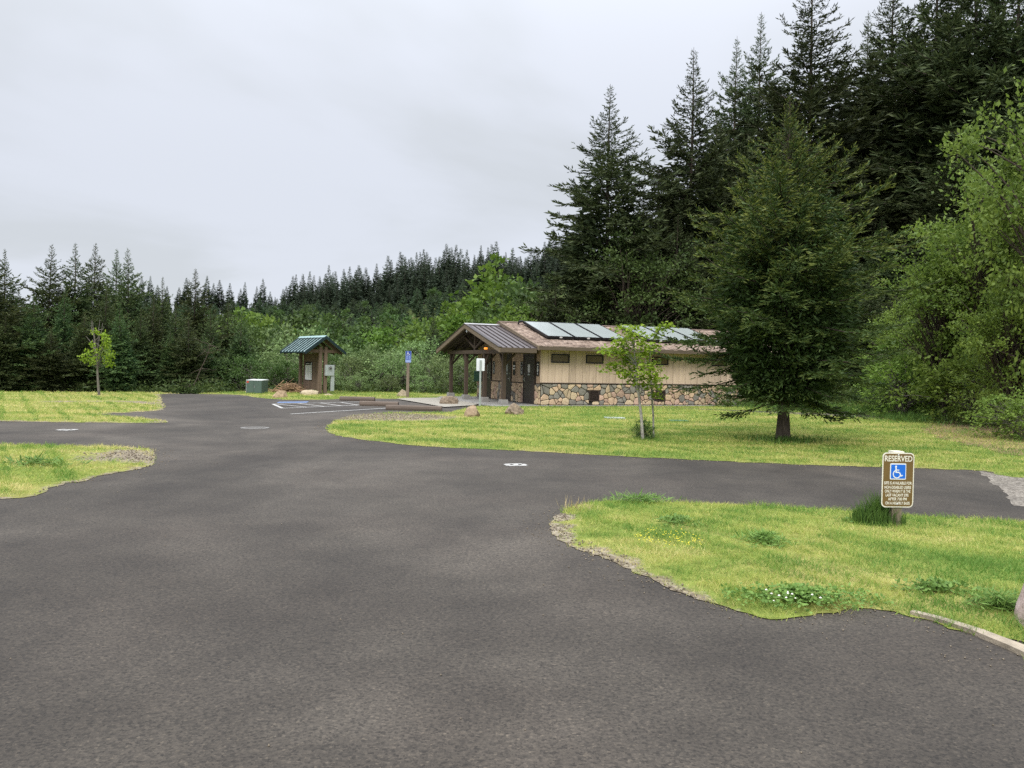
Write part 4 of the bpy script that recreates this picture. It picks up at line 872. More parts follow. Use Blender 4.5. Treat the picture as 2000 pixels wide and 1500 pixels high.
        MB().box(.045, w - .045, .045, l - .045, .075, .094).build('glass', 'panel_glass', r)
        MB().box(w * .5 - .06, w * .5 + .06, -.012, -.001, .03, .085).build('bracket', 'white_paint', r)
        for yy in (.35, l - .4): MB().box(.1, w - .1, yy, yy + .05, -.1, -.002).build('mount_rail', 'panel_frame', r)
    return B
build_restroom()
def walk():
    W1 = np.array(GP((775, 780.5), (790, 778.6), (900, 777.6)) + [(-2.9, 37.4), (-1.2, 33.5)] + GP((938, 789), (925, 793), (868, 796.5), (820, 788)))
    sheet('walkway', W1, 'concrete', 0.035, 0.8)
walk()

# ------------------------------------------------------------------ text and flat symbols (plate plane: x right, y up)
def text_mesh(txt, x0, x1, yc, cap, z, name='lettering'):
    cu = bpy.data.curves.new('t', 'FONT'); cu.body = txt; cu.align_x = 'CENTER'; cu.align_y = 'CENTER'; cu.offset = 0.022
    o = bpy.data.objects.new('t', cu); COL.objects.link(o); bpy.context.view_layer.update()
    me = bpy.data.meshes.new_from_object(o); bpy.data.objects.remove(o); bpy.data.curves.remove(cu)
    n = len(me.vertices); co = np.empty(n * 3, np.float32); me.vertices.foreach_get('co', co); co = co.reshape(-1, 3)
    lo, hi = co.min(0), co.max(0); sx = (x1 - x0) / (hi[0] - lo[0]); sy = cap / (hi[1] - lo[1])
    co[:, 0] = x0 + (co[:, 0] - lo[0]) * sx; co[:, 1] = yc - cap / 2 + (co[:, 1] - lo[1]) * sy; co[:, 2] = z
    me.vertices.foreach_set('co', co.ravel()); me.name = name; me.update(); return me
def rrect(w, h, r, n=6):
    p = []
    for cx, cy, a0 in ((w / 2 - r, h / 2 - r, 0), (-w / 2 + r, h / 2 - r, 90), (-w / 2 + r, -h / 2 + r, 180), (w / 2 - r, -h / 2 + r, 270)):
        for k in range(n + 1): a = math.radians(a0 + 90 * k / n); p.append((cx + r * math.cos(a), cy + r * math.sin(a)))
    return p
UPR = Matrix.Rotation(math.pi / 2, 4, 'X')      # plate plane -> upright, facing -Y
def plate_child(name, me_or_mb, mat, parent, M):
    me = me_or_mb.mesh(name) if isinstance(me_or_mb, MB) else me_or_mb
    me.transform(M); return link(name, me, mat, parent)

def reserved_sign():
    x, y = G(1746, 1035); r = empty('reserved_sign', (x, y, 0), math.radians(7)); r.rotation_euler = (0, math.radians(0.6), math.radians(7))
    tag(r, 'brown and white RESERVED camping site sign with blue wheelchair symbol on short post', 'sign')
    S = 8.08 / 1550; w, h = 66 * S, 106 * S; zc = CAM_H - (933.5 - 726.5) * S - 0.005; k = w / 505
    M = Matrix.Translation((-.01, -0.055, zc)) @ UPR
    MB().box(-.05, .05, -.045, .045, -0.1, zc + h * .42).build('post', 'post_wood', r, bevel=0.006)
    p = plate_child('plate', MB().prism(rrect(w, h, .045), -.002, .002), 'sign_cream', r, M)
    plate_child('face', MB().prism(rrect(w - .022, h - .022, .037), .0025, .0035), 'sign_brown', p, M)
    def X(px): return (px - 402) * k
    def Y(py): return (548 - py) * k
    plate_child('lettering', text_mesh('RESERVED', X(182), X(620), Y(229), 88 * k, .0045), 'sign_cream', p, M)
    bx = Matrix.Translation(M.translation)
    q = MB(); q.prism([(a + X(398), b + Y(420)) for a, b in rrect(255 * k, 240 * k, .012)], .0037, .0045); plate_child('symbol_border', q, 'sign_white', p, M)
    q = MB(); q.prism([(a + X(400), b + Y(422)) for a, b in rrect(230 * k, 208 * k, .006)], .0047, .0052); plate_child('symbol_panel', q, 'sign_blue', p, M)
    q = MB(); s = 210 * k; wheelchair(q, X(392) - s * .5, Y(424) - s * .5, s, .0056); plate_child('wheelchair_symbol', q, 'sign_white', p, M)
    for t, a, b, yy in (('SITE IS AVAILABLE FOR', 182, 622, 592), ('NON-DISABLED USERS', 190, 612, 655), ('ONLY WHEN IT IS THE', 197, 603, 713), ('LAST VACANT SITE', 212, 575, 771), ('AFTER 7:00 PM', 252, 547, 829), ('ON A NIGHTLY BASIS', 212, 597, 890)):
        plate_child('lettering', text_mesh(t, X(a), X(b), Y(yy), 44 * k, .0045), 'sign_cream', p, M)
    for yy in (172, 900): plate_child('bolt', MB().prism([(X(398) + .008 * math.cos(t), Y(yy) + .006 * math.sin(t)) for t in np.linspace(0, 6.28, 9)[:-1]], .0036, .007), 'sign_white', p, M)
    MB().box(-.055, .055, -.05, .05, zc + h * .5 - .03, zc + h * .5 + .012).build('post_cap', 'sign_cream', r)
reserved_sign()
def accessible_sign():
    x, y = G(796, 777.5); r = empty('parking_sign', (x, y, 0), math.radians(-3)); tag(r, 'blue accessible parking sign on tall wooden post beside the walkway', 'sign')
    S = y / 1550; top = 92 * S
    MB().box(-.065, .065, -.05, .05, -.1, top - .02).build('post', 'post_wood', r, bevel=0.008)
    w, h = 11.2 * S, 22.5 * S; M = Matrix.Translation((0.01, -.056, top - h / 2)) @ UPR
    p = plate_child('plate', MB().prism(rrect(w, h, .03), -.003, .002), 'sign_blue_line', r, M)
    plate_child('face', MB().prism([(a, b + h * .3) for a, b in rrect(w * .88, h * .38, .02)], .003, .005), 'sign_navy', p, M)
    q = MB(); wheelchair(q, -h * .18, h * .11, h * .36, .006); plate_child('wheelchair_symbol', q, 'sign_white', p, M)
    plate_child('text_panel', MB().prism([(a, b - h * .09) for a, b in rrect(w * .88, h * .34, .02)], .003, .005), 'sign_navy', p, M)
    q = MB()
    for j in range(4):
        for (a, b) in ((-.36, -.04), (.04, .36)): q.add([(w * a, h * (.03 - j * .075) - .014, .0062), (w * b, h * (.03 - j * .075) - .014, .0062), (w * b, h * (.03 - j * .075) + .014, .0062), (w * a, h * (.03 - j * .075) + .014, .0062)], [(0, 1, 2, 3)])
    plate_child('text_line', q, 'sign_blue_line', p, M)
    q = MB(); q.add([(-w * .3, -h * .42, .006), (-w * .1, -h * .38, .006), (-w * .1, -h * .42, .006)], [(0, 1, 2)]).add([(w * .1, -h * .42, .006), (w * .1, -h * .38, .006), (w * .3, -h * .42, .006)], [(0, 1, 2)]); plate_child('arrow', q, 'sign_white', p, M)
accessible_sign()
def white_sign():
    x, y = G(937, 794); r = empty('sign_post', (x, y, 0), math.radians(4)); tag(r, 'blank white back of a sign on a galvanized post before the porch', 'sign')
    S = y / 1550; top = 94 * S
    MB().box(-.035, .035, .004, .05, -.1, top - .06).build('post', 'galv', r, bevel=0.005)
    M = Matrix.Translation((0.0, .058, top - 12.2 * S)) @ UPR
    p = plate_child('plate', MB().prism(rrect(16 * S, 24.5 * S, .03), -.003, .003), 'sign_white', r, M)
    MB().box(-.02, .02, -.004, .003, top - 24 * S, top - .08).build('channel', 'galv', r)
white_sign()

# ------------------------------------------------------------------ kiosk and the boxes round it
def kiosk():
    K = empty('information_kiosk', (-9.66, 38.4, 0), math.radians(37.3) + math.pi / 2)
    tag(K, 'brown timber information kiosk with green ribbed metal roof', 'kiosk')
    # local x: along the ridge, away from the viewer to the left; local y: -g (front slope on +y)
    HL, HW, EZ, RZ = 1.55, 1.0, 2.02, 2.76; sl = (RZ - EZ) / HW
    def slab(s, x0, x1, off, th, over=0.0, y0=0.0):
        a = [(x0, y0, RZ + off - sl * y0 - th), (x1, y0, RZ + off - sl * y0 - th), (x1, HW + over, EZ + off - sl * over - th), (x0, HW + over, EZ + off - sl * over - th), (x0, y0, RZ + off - sl * y0), (x1, y0, RZ + off - sl * y0), (x1, HW + over, EZ + off - sl * over), (x0, HW + over, EZ + off - sl * over)]
        return a if s > 0 else [(x, -y, z) for x, y, z in a]
    rf = MB(); rf.hexa(slab(1, -HL, HL, 0, .03)).hexa(slab(-1, -HL, HL, 0, .03, 0, .001)); roof = rf.build('roof', 'green_roof', K)
    for s in (1, -1):
        for i in range(9):
            x = -HL + i * (2 * HL - .05) / 8; MB().hexa(slab(s, x, x + (.075), .06, .055, .01, .09)).build('roof_rib', 'green_seam', roof)
        MB().hexa(slab(s, -HL - .03, -HL + .0, .03, .13, .02)).build('rake_trim', 'green_seam', roof); MB().hexa(slab(s, HL, HL + .03, .03, .13, .02)).build('rake_trim', 'green_seam', roof)
        for x in (-1.25, -.4, .4, 1.2): MB().hexa(slab(s, x - .05, x + .05, -.034, .13, -.06)).build('rafter', 'timber', roof)
        m = MB().box(-HL, HL, s * (HW + .0), s * (HW + .02), EZ - .05, EZ + .02) if s > 0 else MB().box(-HL, HL, -HW - .02, -HW, EZ - .05, EZ + .02); m.build('eave_trim', 'green_seam', roof)
    c = MB(); c.hexa(slab(1, -HL - .03, HL + .03, .06, .02, -.88)).hexa(slab(-1, -HL - .03, HL + .03, .06, .02, -.88)); c.build('ridge_cap', 'green_cap', roof)
    for x in (-1.2, 1.1):
        for y in (.13, -.13): MB().box(x - .08, x + .08, y - .075, y + .075, -.05, 2.28).build('post', 'kiosk_wood', K, bevel=0.008)
        MB().box(x - .045, x + .045, -.74, .74, 2.0, 2.15).build('cross_beam', 'kiosk_wood', K, bevel=0.006)
        for s in (1, -1): MB().bar((x, s * .88, 1.975), (x, s * .1, 2.55), .1, .1, (1, 0, 0)).build('truss_chord', 'kiosk_wood', K)
    nb = 8
    bd = MB().box(-1.1, 1.0, -.02, .015, .3, 1.9).build('board', 'kiosk_wood', K)
    for i in range(nb): MB().box(-1.1 + i * 2.1 / nb + .004, -1.1 + (i + 1) * 2.1 / nb - .004, .016, .036, .22 + .01 * (i % 2), 1.9).build('plank', 'kiosk_wood', bd)
    MB().box(-1.12, 1.02, -.04, .05, 1.9, 1.98).build('board_cap', 'kiosk_wood', K)
    # poster: dark header, pale sheet with two columns of small grey lines
    px0, px1 = -.06, .72
    po = MB().box(px0 - .03, px1 + .03, .037, .05, .66, 1.56).build('poster', 'black_paint', K)
    MB().box(px0, px1, .0505, .053, .69, 1.4).build('sheet', 'paper', po)
    q = MB(); rg = random.Random(2)
    for cx in (px0 + .05, px0 + .34):
        for j in range(11): q.box(cx, cx + rg.uniform(.1, .21), .0535, .0545, 1.33 - j * .056 - .009, 1.33 - j * .056 + .009)
    q.build('print', 'print_grey', po); MB().box(px0 + .16, px1 - .08, .0505, .053, 1.455, 1.475).box(px0 + .03, px0 + .08, .0505, .053, 1.43, 1.52).build('header_print', 'sign_white', po)
    for z, w in ((1.5, .25), (1.0, .26)): MB().box(-.62, -.62 + w, .037, .05, z, z + .018).build('card_rail', 'post_wood', K)
    # meter box with conduit on the outer post
    mbx = MB().box(-1.43, -1.285, -.50, -.06, .92, 1.43).build('meter_box', 'box_grey', K, bevel=0.012); MB().tube([(-1.43, -.27, 1.3), (-1.49, -.27, 1.3)], .075, 16).build('meter_dial', 'steel', mbx); MB().box(-1.495, -1.488, -.33, -.25, 1.24, 1.29).build('dial_face', 'black_paint', mbx)
    MB().box(-1.40, -1.285, -.52, -.36, .2, .92).build('conduit_cover', 'box_grey', mbx, bevel=0.01)
kiosk()
def cabinet():
    x, y = G(501, 770); r = empty('utility_cabinet', (x, y, 0), math.radians(-10)); r.scale = (.84, .84, .97); tag(r, 'green metal utility cabinet with pale top edge left of the kiosk', 'cabinet')
    MB().box(-.46, .46, -.3, .45, .05, .66).build('body', 'cabinet_green', r, bevel=0.015); MB().box(-.5, .5, -.34, .5, -.1, .05).build('base_pad', 'concrete_dark', r)
    MB().hexa([(-.47, -.32, .662), (.47, -.32, .662), (.47, .46, .662), (-.47, .46, .662), (-.46, -.31, .69), (.46, -.31, .69), (.46, .45, .72), (-.46, .45, .72)]).build('lid', 'cabinet_edge', r, bevel=0.006)
    for s in (-1, 1): MB().box(-.44 if s < 0 else .006, -.006 if s < 0 else .44, -.316, -.302, .08, .64).build('door', 'cabinet_green', r)
    MB().box(-.478, -.462, -.3, .4, .06, .655).build('edge_strip', 'cabinet_edge', r); MB().box(-.43, -.31, -.322, -.317, .55, .63).build('warning_sticker', 'sticker_red', r)
    MB().box(.02, .05, -.33, -.317, .3, .42).build('latch', 'steel', r)
cabinet()
def boulder(name, px, py, w, h, d, mat, label, seed, point=0.0, zoff=0.0, xy=None):
    x, y = xy or G(px, py); bm = bmesh.new(); bmesh.ops.create_icosphere(bm, subdivisions=4, radius=1.0); rng = random.Random(seed)
    pl = [(Vector((rng.gauss(0, 1), rng.gauss(0, 1), rng.gauss(0, .8))).normalized(), rng.uniform(.62, .92)) for _ in range(13)]
    ph = [rng.uniform(0, 6.28) for _ in range(9)]
    for v in bm.verts:
        p = v.co.copy()
        for n, k in pl:
            e = p.dot(n) - k
            if e > 0: p -= n * e * 0.88
        f = 1 + .05 * math.sin(3 * p.x + ph[0]) * math.sin(4 * p.y + ph[1]) + .035 * math.sin(9 * p.x + ph[2] + 5 * p.z) * math.sin(8 * p.z + ph[3]) + .02 * math.sin(19 * p.y + ph[4]) * math.sin(17 * p.x + ph[5]) + rng.uniform(-.008, .008)
        p *= f
        if point: q = max(0, p.z); p.x *= 1 - point * q; p.y *= 1 - point * q
        v.co = Vector((p.x * w / 2, p.y * d / 2, p.z * h * .72 + h * .2))
    me = bpy.data.meshes.new(name); bm.to_mesh(me); bm.free()
    o = link(name, me, mat, None, (x, y, zoff), (0, 0, rng.uniform(0, .5))); return tag(o, label, 'boulder')
boulder('boulder', 878, 790, .78, .38, .6, 'boulder_brown', 'mossy brown boulder by the porch steps between walkway and parking', 3)
boulder('boulder', 922, 815, .62, .46, .5, 'boulder_tan', 'pointed tan boulder in the lawn under the white sign', 5, .55)
boulder('boulder', 1005, 811, .62, .42, .5, 'boulder_brown', 'blocky grey-brown boulder in the lawn before the porch pier', 14, .1)
boulder('boulder', 547, 778, .72, .46, .55, 'boulder_tan', 'reddish tan boulder between the utility cabinet and the kiosk', 9, .2)
boulder('boulder', 604, 773.5, .98, .32, .6, 'boulder_pale', 'low pale boulder at the foot of the kiosk board', 17)
boulder('boulder', 641, 774, .5, .13, .4, 'boulder_pale', 'small flat pale rock beside the kiosk meter post', 19)
boulder('boulder', 786, 776, .62, .42, .5, 'boulder_pale', 'pale wedge boulder behind the accessible parking sign post', 23, .5)
boulder('boulder', 0, 0, .62, .62, .6, 'boulder_rose', 'smooth rose-grey boulder at the edge of the grass island by the kerb', 28, .35, 0, (3.46, 4.97))
def brush_pile():
    x, y = -10.75, 38.6; rng = random.Random(6); mb = MB()
    for i in range(170):
        a = rng.uniform(0, 6.28); l = rng.uniform(.3, 1.0); p = Vector((rng.gauss(0, .38), rng.gauss(0, .25), 0)); z = max(.04, .46 * math.exp(-(p.x / .6) ** 2) * rng.random()); e = rng.gauss(0, .25)
        d = Vector((math.cos(a) * math.cos(e), math.sin(a) * math.cos(e) * .6, math.sin(e))) * l / 2; q = Vector((p.x, p.y, z)); s = [q - d, q + Vector((0, 0, .03)), q + d]
        s = [(v.x, v.y, max(.02, v.z)) for v in s]; mb.tube(s, [rng.uniform(.008, .022)] * 3, 4)
    tag(mb.build('brush_pile', 'stick', None, (x, y, .03)), 'heap of cut reddish brown branches between cabinet and kiosk', 'brush pile')
    tag(MB().tube([(0, 0, .0), (.62, .1, .62)], .025, 6).build('pole', 'stick', None, (-11.55, 38.0, .03)), 'straight peeled stick leaning on the brush pile', 'stick')
brush_pile()
def wheel_stop(p0, p1, label):
    a, b = np.array(G(*p0)), np.array(G(*p1)); d = b - a; L = float(np.linalg.norm(d)); ang = math.atan2(d[1], d[0])
    mb = MB(); n = 14; pr = [(-.09, 0.0), (-.1, .06), (-.085, .13), (-.045, .165), (.045, .165), (.085, .13), (.1, .06), (.09, 0.0)]; V = [(0, y, z) for y, z in pr] + [(L, y, z) for y, z in pr]; k = len(pr)
    mb.add(V, [tuple(range(k)), tuple(range(k, 2 * k))[::-1]] + [(i, k + i, k + (i + 1) % k, (i + 1) % k) for i in range(k)])
    o = mb.build('wheel_stop', 'stop_wood', None, (a[0], a[1], .006), (0, 0, ang), bevel=.008)
    bm = bmesh.new(); bm.from_mesh(o.data); bmesh.ops.recalc_face_normals(bm, faces=bm.faces); bm.to_mesh(o.data); bm.free()
    tag(o, label, 'wheel stop', 'timber wheel stops in the parking bays')
    for f in (.15, .85): MB().tube([(L * f, 0, .15), (L * f, 0, .172)], .018, 8).build('spike', 'iron', o)
wheel_stop((664, 782), (732, 783.6), 'weathered timber wheel stop nearest the kiosk')
wheel_stop((703, 792), (778, 794), 'weathered timber wheel stop in the middle of the three bays')
wheel_stop((754, 800.5), (863, 803), 'weathered timber wheel stop closest to the lawn tip')
def disc(name, px, py, r, mat, label, z=.004, cat='cover', sq=None):
    x, y = G(px, py); mb = MB()
    if sq: mb.prism(rrect(sq[0], sq[1], .05), -.03, .022)
    else: mb.prism([(r * math.cos(a), r * math.sin(a)) for a in np.linspace(0, 2 * math.pi, 33)[:-1]], -.03, .006)
    o = mb.build(name, mat, None, (x, y, z), None, bevel=.003); tag(o, label, cat); return o
o = disc('manhole_cover', 498, 836, .33, 'iron', 'round iron manhole cover in the asphalt lane', .004)
for k in range(5): MB().box(-.22, .22, -.2 + k * .1 - .012, -.2 + k * .1 + .012, .0062, .011).build('tread_bar', 'iron', o)
disc('utility_cover', 1200, 818.5, .3, 'lid_grey', 'pale grey rectangular utility lid flush in the lawn', .03, 'lid', (.62, .5))
disc('utility_cover', 1325, 824, .3, 'lid_green', 'green plastic valve lid in the lawn left of the fir', .03, 'lid', (.55, .42))

# ------------------------------------------------------------------ trees
def hero():
    prof = lambda t: np.interp(t, [0, .1, .25, .42, .58, .7, .82, .92, 1], [.3, .57, .96, 1.02, .85, .6, .36, .17, .02])
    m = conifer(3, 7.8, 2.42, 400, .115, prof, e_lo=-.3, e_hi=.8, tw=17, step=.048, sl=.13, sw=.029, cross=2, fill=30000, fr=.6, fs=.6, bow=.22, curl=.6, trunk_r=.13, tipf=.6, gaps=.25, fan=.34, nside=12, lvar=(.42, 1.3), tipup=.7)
    x, y = G(1529, 864)
    plant('fir_tree', m, ('bark', 'fir_hero'), (x, y, 0), 1.0, .6, 'broad dense fir standing alone on the lawn right of the building', 'tree')
    # weedy ring at its foot
    rng = np.random.default_rng(2); n = 800; a = rng.uniform(0, 6.28, n); rr_ = .42 * np.abs(rng.normal(0, 1, n)); o = np.c_[x + rr_ * np.cos(a) * 1.25, y + rr_ * np.sin(a) * .8 - .15, np.full(n, .02)]
    V, F = kites(rng, o, unit(np.c_[rng.normal(0, .6, (n, 2)), np.full(n, 1.0)]), rng.uniform(.05, .2, n), rng.uniform(.012, .03, n))
    tag(link('weed_patch', np_mesh('weed_patch', V, [F], {'tint': np.repeat(rng.random(n), 4)}), 'tall_grass'), 'dark weeds around the foot of the lone fir', 'weeds', kind='stuff')
hero()
# shared tree models
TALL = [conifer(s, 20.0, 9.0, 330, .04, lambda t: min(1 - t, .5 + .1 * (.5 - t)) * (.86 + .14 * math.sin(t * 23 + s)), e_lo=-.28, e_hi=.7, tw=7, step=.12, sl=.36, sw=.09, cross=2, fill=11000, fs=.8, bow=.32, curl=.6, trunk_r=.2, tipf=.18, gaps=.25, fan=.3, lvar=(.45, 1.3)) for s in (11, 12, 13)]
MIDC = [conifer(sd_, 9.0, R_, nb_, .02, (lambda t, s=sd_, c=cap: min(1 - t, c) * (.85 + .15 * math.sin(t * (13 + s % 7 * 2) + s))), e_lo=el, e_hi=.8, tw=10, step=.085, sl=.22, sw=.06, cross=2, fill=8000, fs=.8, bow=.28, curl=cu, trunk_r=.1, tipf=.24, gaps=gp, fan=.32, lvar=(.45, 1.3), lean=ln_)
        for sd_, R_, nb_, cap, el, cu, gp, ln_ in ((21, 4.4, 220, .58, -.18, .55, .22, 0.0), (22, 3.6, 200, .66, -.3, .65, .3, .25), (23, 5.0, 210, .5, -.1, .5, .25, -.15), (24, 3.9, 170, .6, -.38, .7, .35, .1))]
LOW_ = [conifer(s, 16.0, 4.0, 120, .1, lambda t: min(1 - t, .68) * (.85 + .15 * math.sin(t * 17 + s)), e_lo=-.15, e_hi=.7, tw=2.4, step=.36, sl=.75, sw=.27, fill=420, cross=1, bow=.25, curl=.4, trunk_r=.17, tipf=.1, gaps=.2, fan=.36, nside=5) for s in (31, 32, 33, 34)]
YNG_ = [conifer(s, 7.0, 3.1, 80, .03, lambda t: min(1 - t, .7) * (.8 + .2 * math.sin(t * 13 + s)), e_lo=-.1, e_hi=.85, tw=3.0, step=.28, sl=.5, sw=.19, fill=300, cross=1, bow=.2, curl=.4, trunk_r=.08, tipf=.3, gaps=.2, fan=.4, nside=4) for s in (41, 42, 43)]
BLF = [broadleaf(s, 7.0, (0, 0, 3.9), (2.2, 2.2, 3.0), 70, .7, 42, .34, .22, 1, .1, .3, .5, .25, .2, .3, .7, .3) for s in (51, 52, 53)]
SHR = [broadleaf(s, 3.0, (0, 0, 1.35), (1.65, 1.5, 1.5), 80, .34, 52, .17, .085, 5, .03, .5, .62, .2, .1, .4, .8, .05) for s in (61, 62, 63)]
ALD = [broadleaf(s, 8.0, (0, 0, 4.8), (2.9, 2.7, 3.4), 170, .5, 80, .15, .1, 3, .06, .35, .4, .3, .2, .4, .65, .9) for s in (71, 72)]
for lst, (a, b) in ((LOW_, ('bark', 'fir_ridge')), (YNG_, ('bark', 'hill_green')), (BLF, ('bark', 'leaf_mid'))):
    pass
def far_variant(lst, bark, leaf):
    out = []
    for tk, cn, H in lst:
        me = join_mesh(tk, cn); me.materials.append(MATS[bark]); me.materials.append(MATS[leaf]); out.append((tk, me, H))
    return out
RIDGE = far_variant(LOW_, 'bark', 'fir_ridge'); YOUNG = far_variant(YNG_, 'bark', 'hill_green'); BROAD = far_variant(BLF, 'bark', 'leaf_mid'); BRIGHT = far_variant(BLF, 'bark', 'leaf_bright')
RN = random.Random(77); ORD = ['first', 'second', 'third', 'fourth', 'fifth', 'sixth', 'seventh', 'eighth', 'ninth', 'tenth', 'eleventh', 'twelfth', 'thirteenth', 'fourteenth', 'fifteenth', 'sixteenth', 'seventeenth', 'eighteenth', 'nineteenth', 'twentieth', 'twenty-first', 'twenty-second']
def put(name, model, mats, px, top, depth, label, cat='tree', group=None, parts=True, sxy=1.0, sink=0.15, lean=(0, 0)):
    """a plant whose foot stands on the terrain at that bearing and distance, as tall as its top reaches"""
    x, y, zt = at(px, top, depth); z = float(terrain(x, y)) - sink; s = max(.15, (zt - z) / model[2])
    return plant(name, model, mats, (x, y, z), s, RN.uniform(0, 6.28), label, cat, group, parts, lean, sxy)

# left stand behind the crest of the verge
GL = 'conifers in the stand behind the left verge'
LEFT = [(-25, 465, 37, 'dark tall conifer cut by the photo edge behind the left verge'), (12, 486, 40, 'tall dark conifer nearest the left edge of the stand'),
        (97, 476, 41, 'conifer with a long bare leader left of the sapling'), (151, 474, 42, 'spire-topped conifer directly behind the bare-topped sapling'),
        (186, 474, 44, 'slim conifer with thin open top just right of the sapling'), (228, 486, 46, 'conifer with a thin whip-like top, left of two side by side'),
        (254, 484, 43, 'conifer with a thin whip-like top, right of two side by side'), (318, 540, 44, 'dark narrow conifer over the end of the left verge'),
        (381, 524, 48, 'conifer with a pale open spire above the road crest'), (300, 575, 40, 'olive-green drooping conifer at the end of the left verge')]
for i, (px, tp, d, lab) in enumerate(LEFT): put('conifer_tree', MIDC[i % 4], ('bark', 'fir_left'), px, tp, d, lab, 'tree', GL, sxy=RN.uniform(.85, 1.2))
LF = [(40, 560, 38), (68, 575, 37), (125, 560, 39), (205, 560, 38.5), (238, 590, 37.5), (275, 600, 39), (345, 590, 41), (370, 620, 39.5), (415, 600, 44), (445, 590, 50), (470, 610, 46), (10, 610, 36), (160, 610, 37.5), (100, 640, 36.6), (-60, 520, 36), (400, 650, 41), (330, 640, 39.3)]
for i, (px, tp, d) in enumerate(LF):
    put('conifer_tree', MIDC[(i * 3 + 1) % 4], ('bark', 'fir_left'), px, tp, d, f'shorter conifer filling the stand behind the left verge, {ORD[sorted(q[0] for q in LF).index(px)]} from the left', 'tree', GL, sxy=RN.uniform(.95, 1.4))
# right stand behind the building
GR = 'tall conifers behind the building'
RIGHT = [(1193, 163, 45, 'tall spire conifer standing apart at the stand edge above the collectors', 1.15), (1354, 92, 48, 'tall conifer with long thin leader, second from the stand edge', 1.0), (1438, 72, 53, 'thin-topped conifer just left of the very tall dark one', .8),
         (1487, 22, 55, 'slim pale-tipped conifer rising against the sky beside the very tall dark one', .8), (1588, -70, 50, 'very tall dark conifer towering behind the lone fir', 1.1), (1693, 20, 62, 'sparse wispy conifer in the gap of sky right of the tallest', .7),
         (1748, -70, 52, 'dark tall conifer at the left end of the right wall of trees', 1.0), (1835, -150, 50, 'towering dark conifer above the leafy alder', 1.1), (1915, -190, 48, 'towering dark conifer second from the right edge', 1.1), (1990, -160, 46, 'towering dark conifer at the right photo edge', 1.1)]
for i, (px, tp, d, lab, sx) in enumerate(RIGHT): put('conifer_tree', TALL[i % 3], ('bark', 'fir_dark'), px, tp, d, lab, 'tree', GR, sxy=sx)
RF = [(1285, 330, 47), (1255, 420, 46), (1400, 230, 50), (1325, 420, 45), (1530, 190, 54), (1640, 170, 56), (1690, 260, 52), (1780, 200, 56), (1560, 330, 46), (1460, 360, 47), (1870, 250, 44), (2040, 50, 42), (1720, 420, 46), (1950, 300, 52)]
for i, (px, tp, d) in enumerate(RF):
    put('conifer_tree', TALL[(i + 2) % 3], ('bark', 'fir_dark'), px, tp, d, f'dark conifer crowded low among the tall stand behind the building, {ORD[sorted(q[0] for q in RF).index(px)]} from the left', 'tree', GR, sxy=1.25)
RM = [(1085, 545, 46), (1128, 520, 47), (1165, 500, 44), (1215, 470, 45), (1262, 520, 44), (1310, 500, 44), (1362, 480, 44), (1415, 470, 44.5), (1650, 470, 42), (1700, 520, 38), (1740, 560, 37), (1790, 500, 38), (1850, 520, 37), (1600, 450, 44)]
for i, (px, tp, d) in enumerate(RM):
    put('conifer_tree', MIDC[i % 4], ('bark', 'fir_dark'), px, tp, d, f'mid-height conifer under the tall stand behind the roof, {ORD[sorted(q[0] for q in RM).index(px)]} from the left', 'tree', GR, sxy=1.2)
# leafy trees near the building
put('leafy_tree', BLF[0], ('bark', 'leaf_bright'), 975, 532, 66, 'bright green broadleaf tree rising behind the porch roof', 'tree', None)
for i, (px, tp, d) in enumerate([(930, 590, 62), (1015, 560, 58), (885, 612, 64), (1050, 575, 54), (835, 628, 66), (950, 620, 54), (1000, 600, 50)]):
    put('leafy_tree', BLF[(i + 1) % 3], ('bark', 'leaf_bright' if i % 2 == 0 else 'leaf_mid'), px, tp, d, f'smaller green broadleaf tree behind the porch roof, {ORD[sorted([930, 1015, 885, 1050, 835, 950, 1000]).index(px)]} from the left in that clump', 'tree', 'leafy trees behind the porch', sxy=1.0)
put('leafy_tree', ALD[0], ('bark', 'leaf_mid'), 1245, 470, 43, 'mid-green broadleaf tree among dark conifers behind the solar collectors', 'tree')
# alders and leafy wall on the right
put('alder_tree', ALD[0], ('bark', 'leaf_alder'), 1852, 480, 27, 'leafy multi-stemmed alder with visible trunks right of the lone fir', 'tree', sxy=.85)
put('alder_tree', ALD[1], ('bark', 'leaf_alder'), 1945, 345, 26, 'large leafy alder standing behind the multi-stemmed one at the right', 'tree', sxy=.9)
put('alder_tree', ALD[0], ('bark', 'leaf_alder'), 2085, 165, 21, 'tallest leafy alder reaching in from the right photo edge', 'tree', sxy=.72)
put('alder_tree', ALD[1], ('bark', 'leaf_alder'), 1985, 560, 22, 'low leafy alder over the shaded bank at the right edge', 'tree', sxy=1.0)
put('alder_tree', ALD[1], ('bark', 'leaf_alder'), 1770, 620, 31, 'small leafy alder in the shade directly behind the lone fir', 'tree', sxy=1.1)
for px, tp, d, lab in ((2000, 765, 19.5, 'bright leafy bush low at the right edge above the dirt bank'), (1905, 690, 25, 'bright leafy bush on the shaded bank between the alders'), (1765, 690, 28.5, 'light green bush on the bank right behind the lone fir'), (1830, 640, 30, 'light green bush on the bank behind the multi-stemmed alder')):
    put('leafy_bush', SHR[1 if px > 1900 else 2], ('twig_grey', 'leaf_alder'), px, tp, d, lab, 'shrub', None, sxy=1.3)
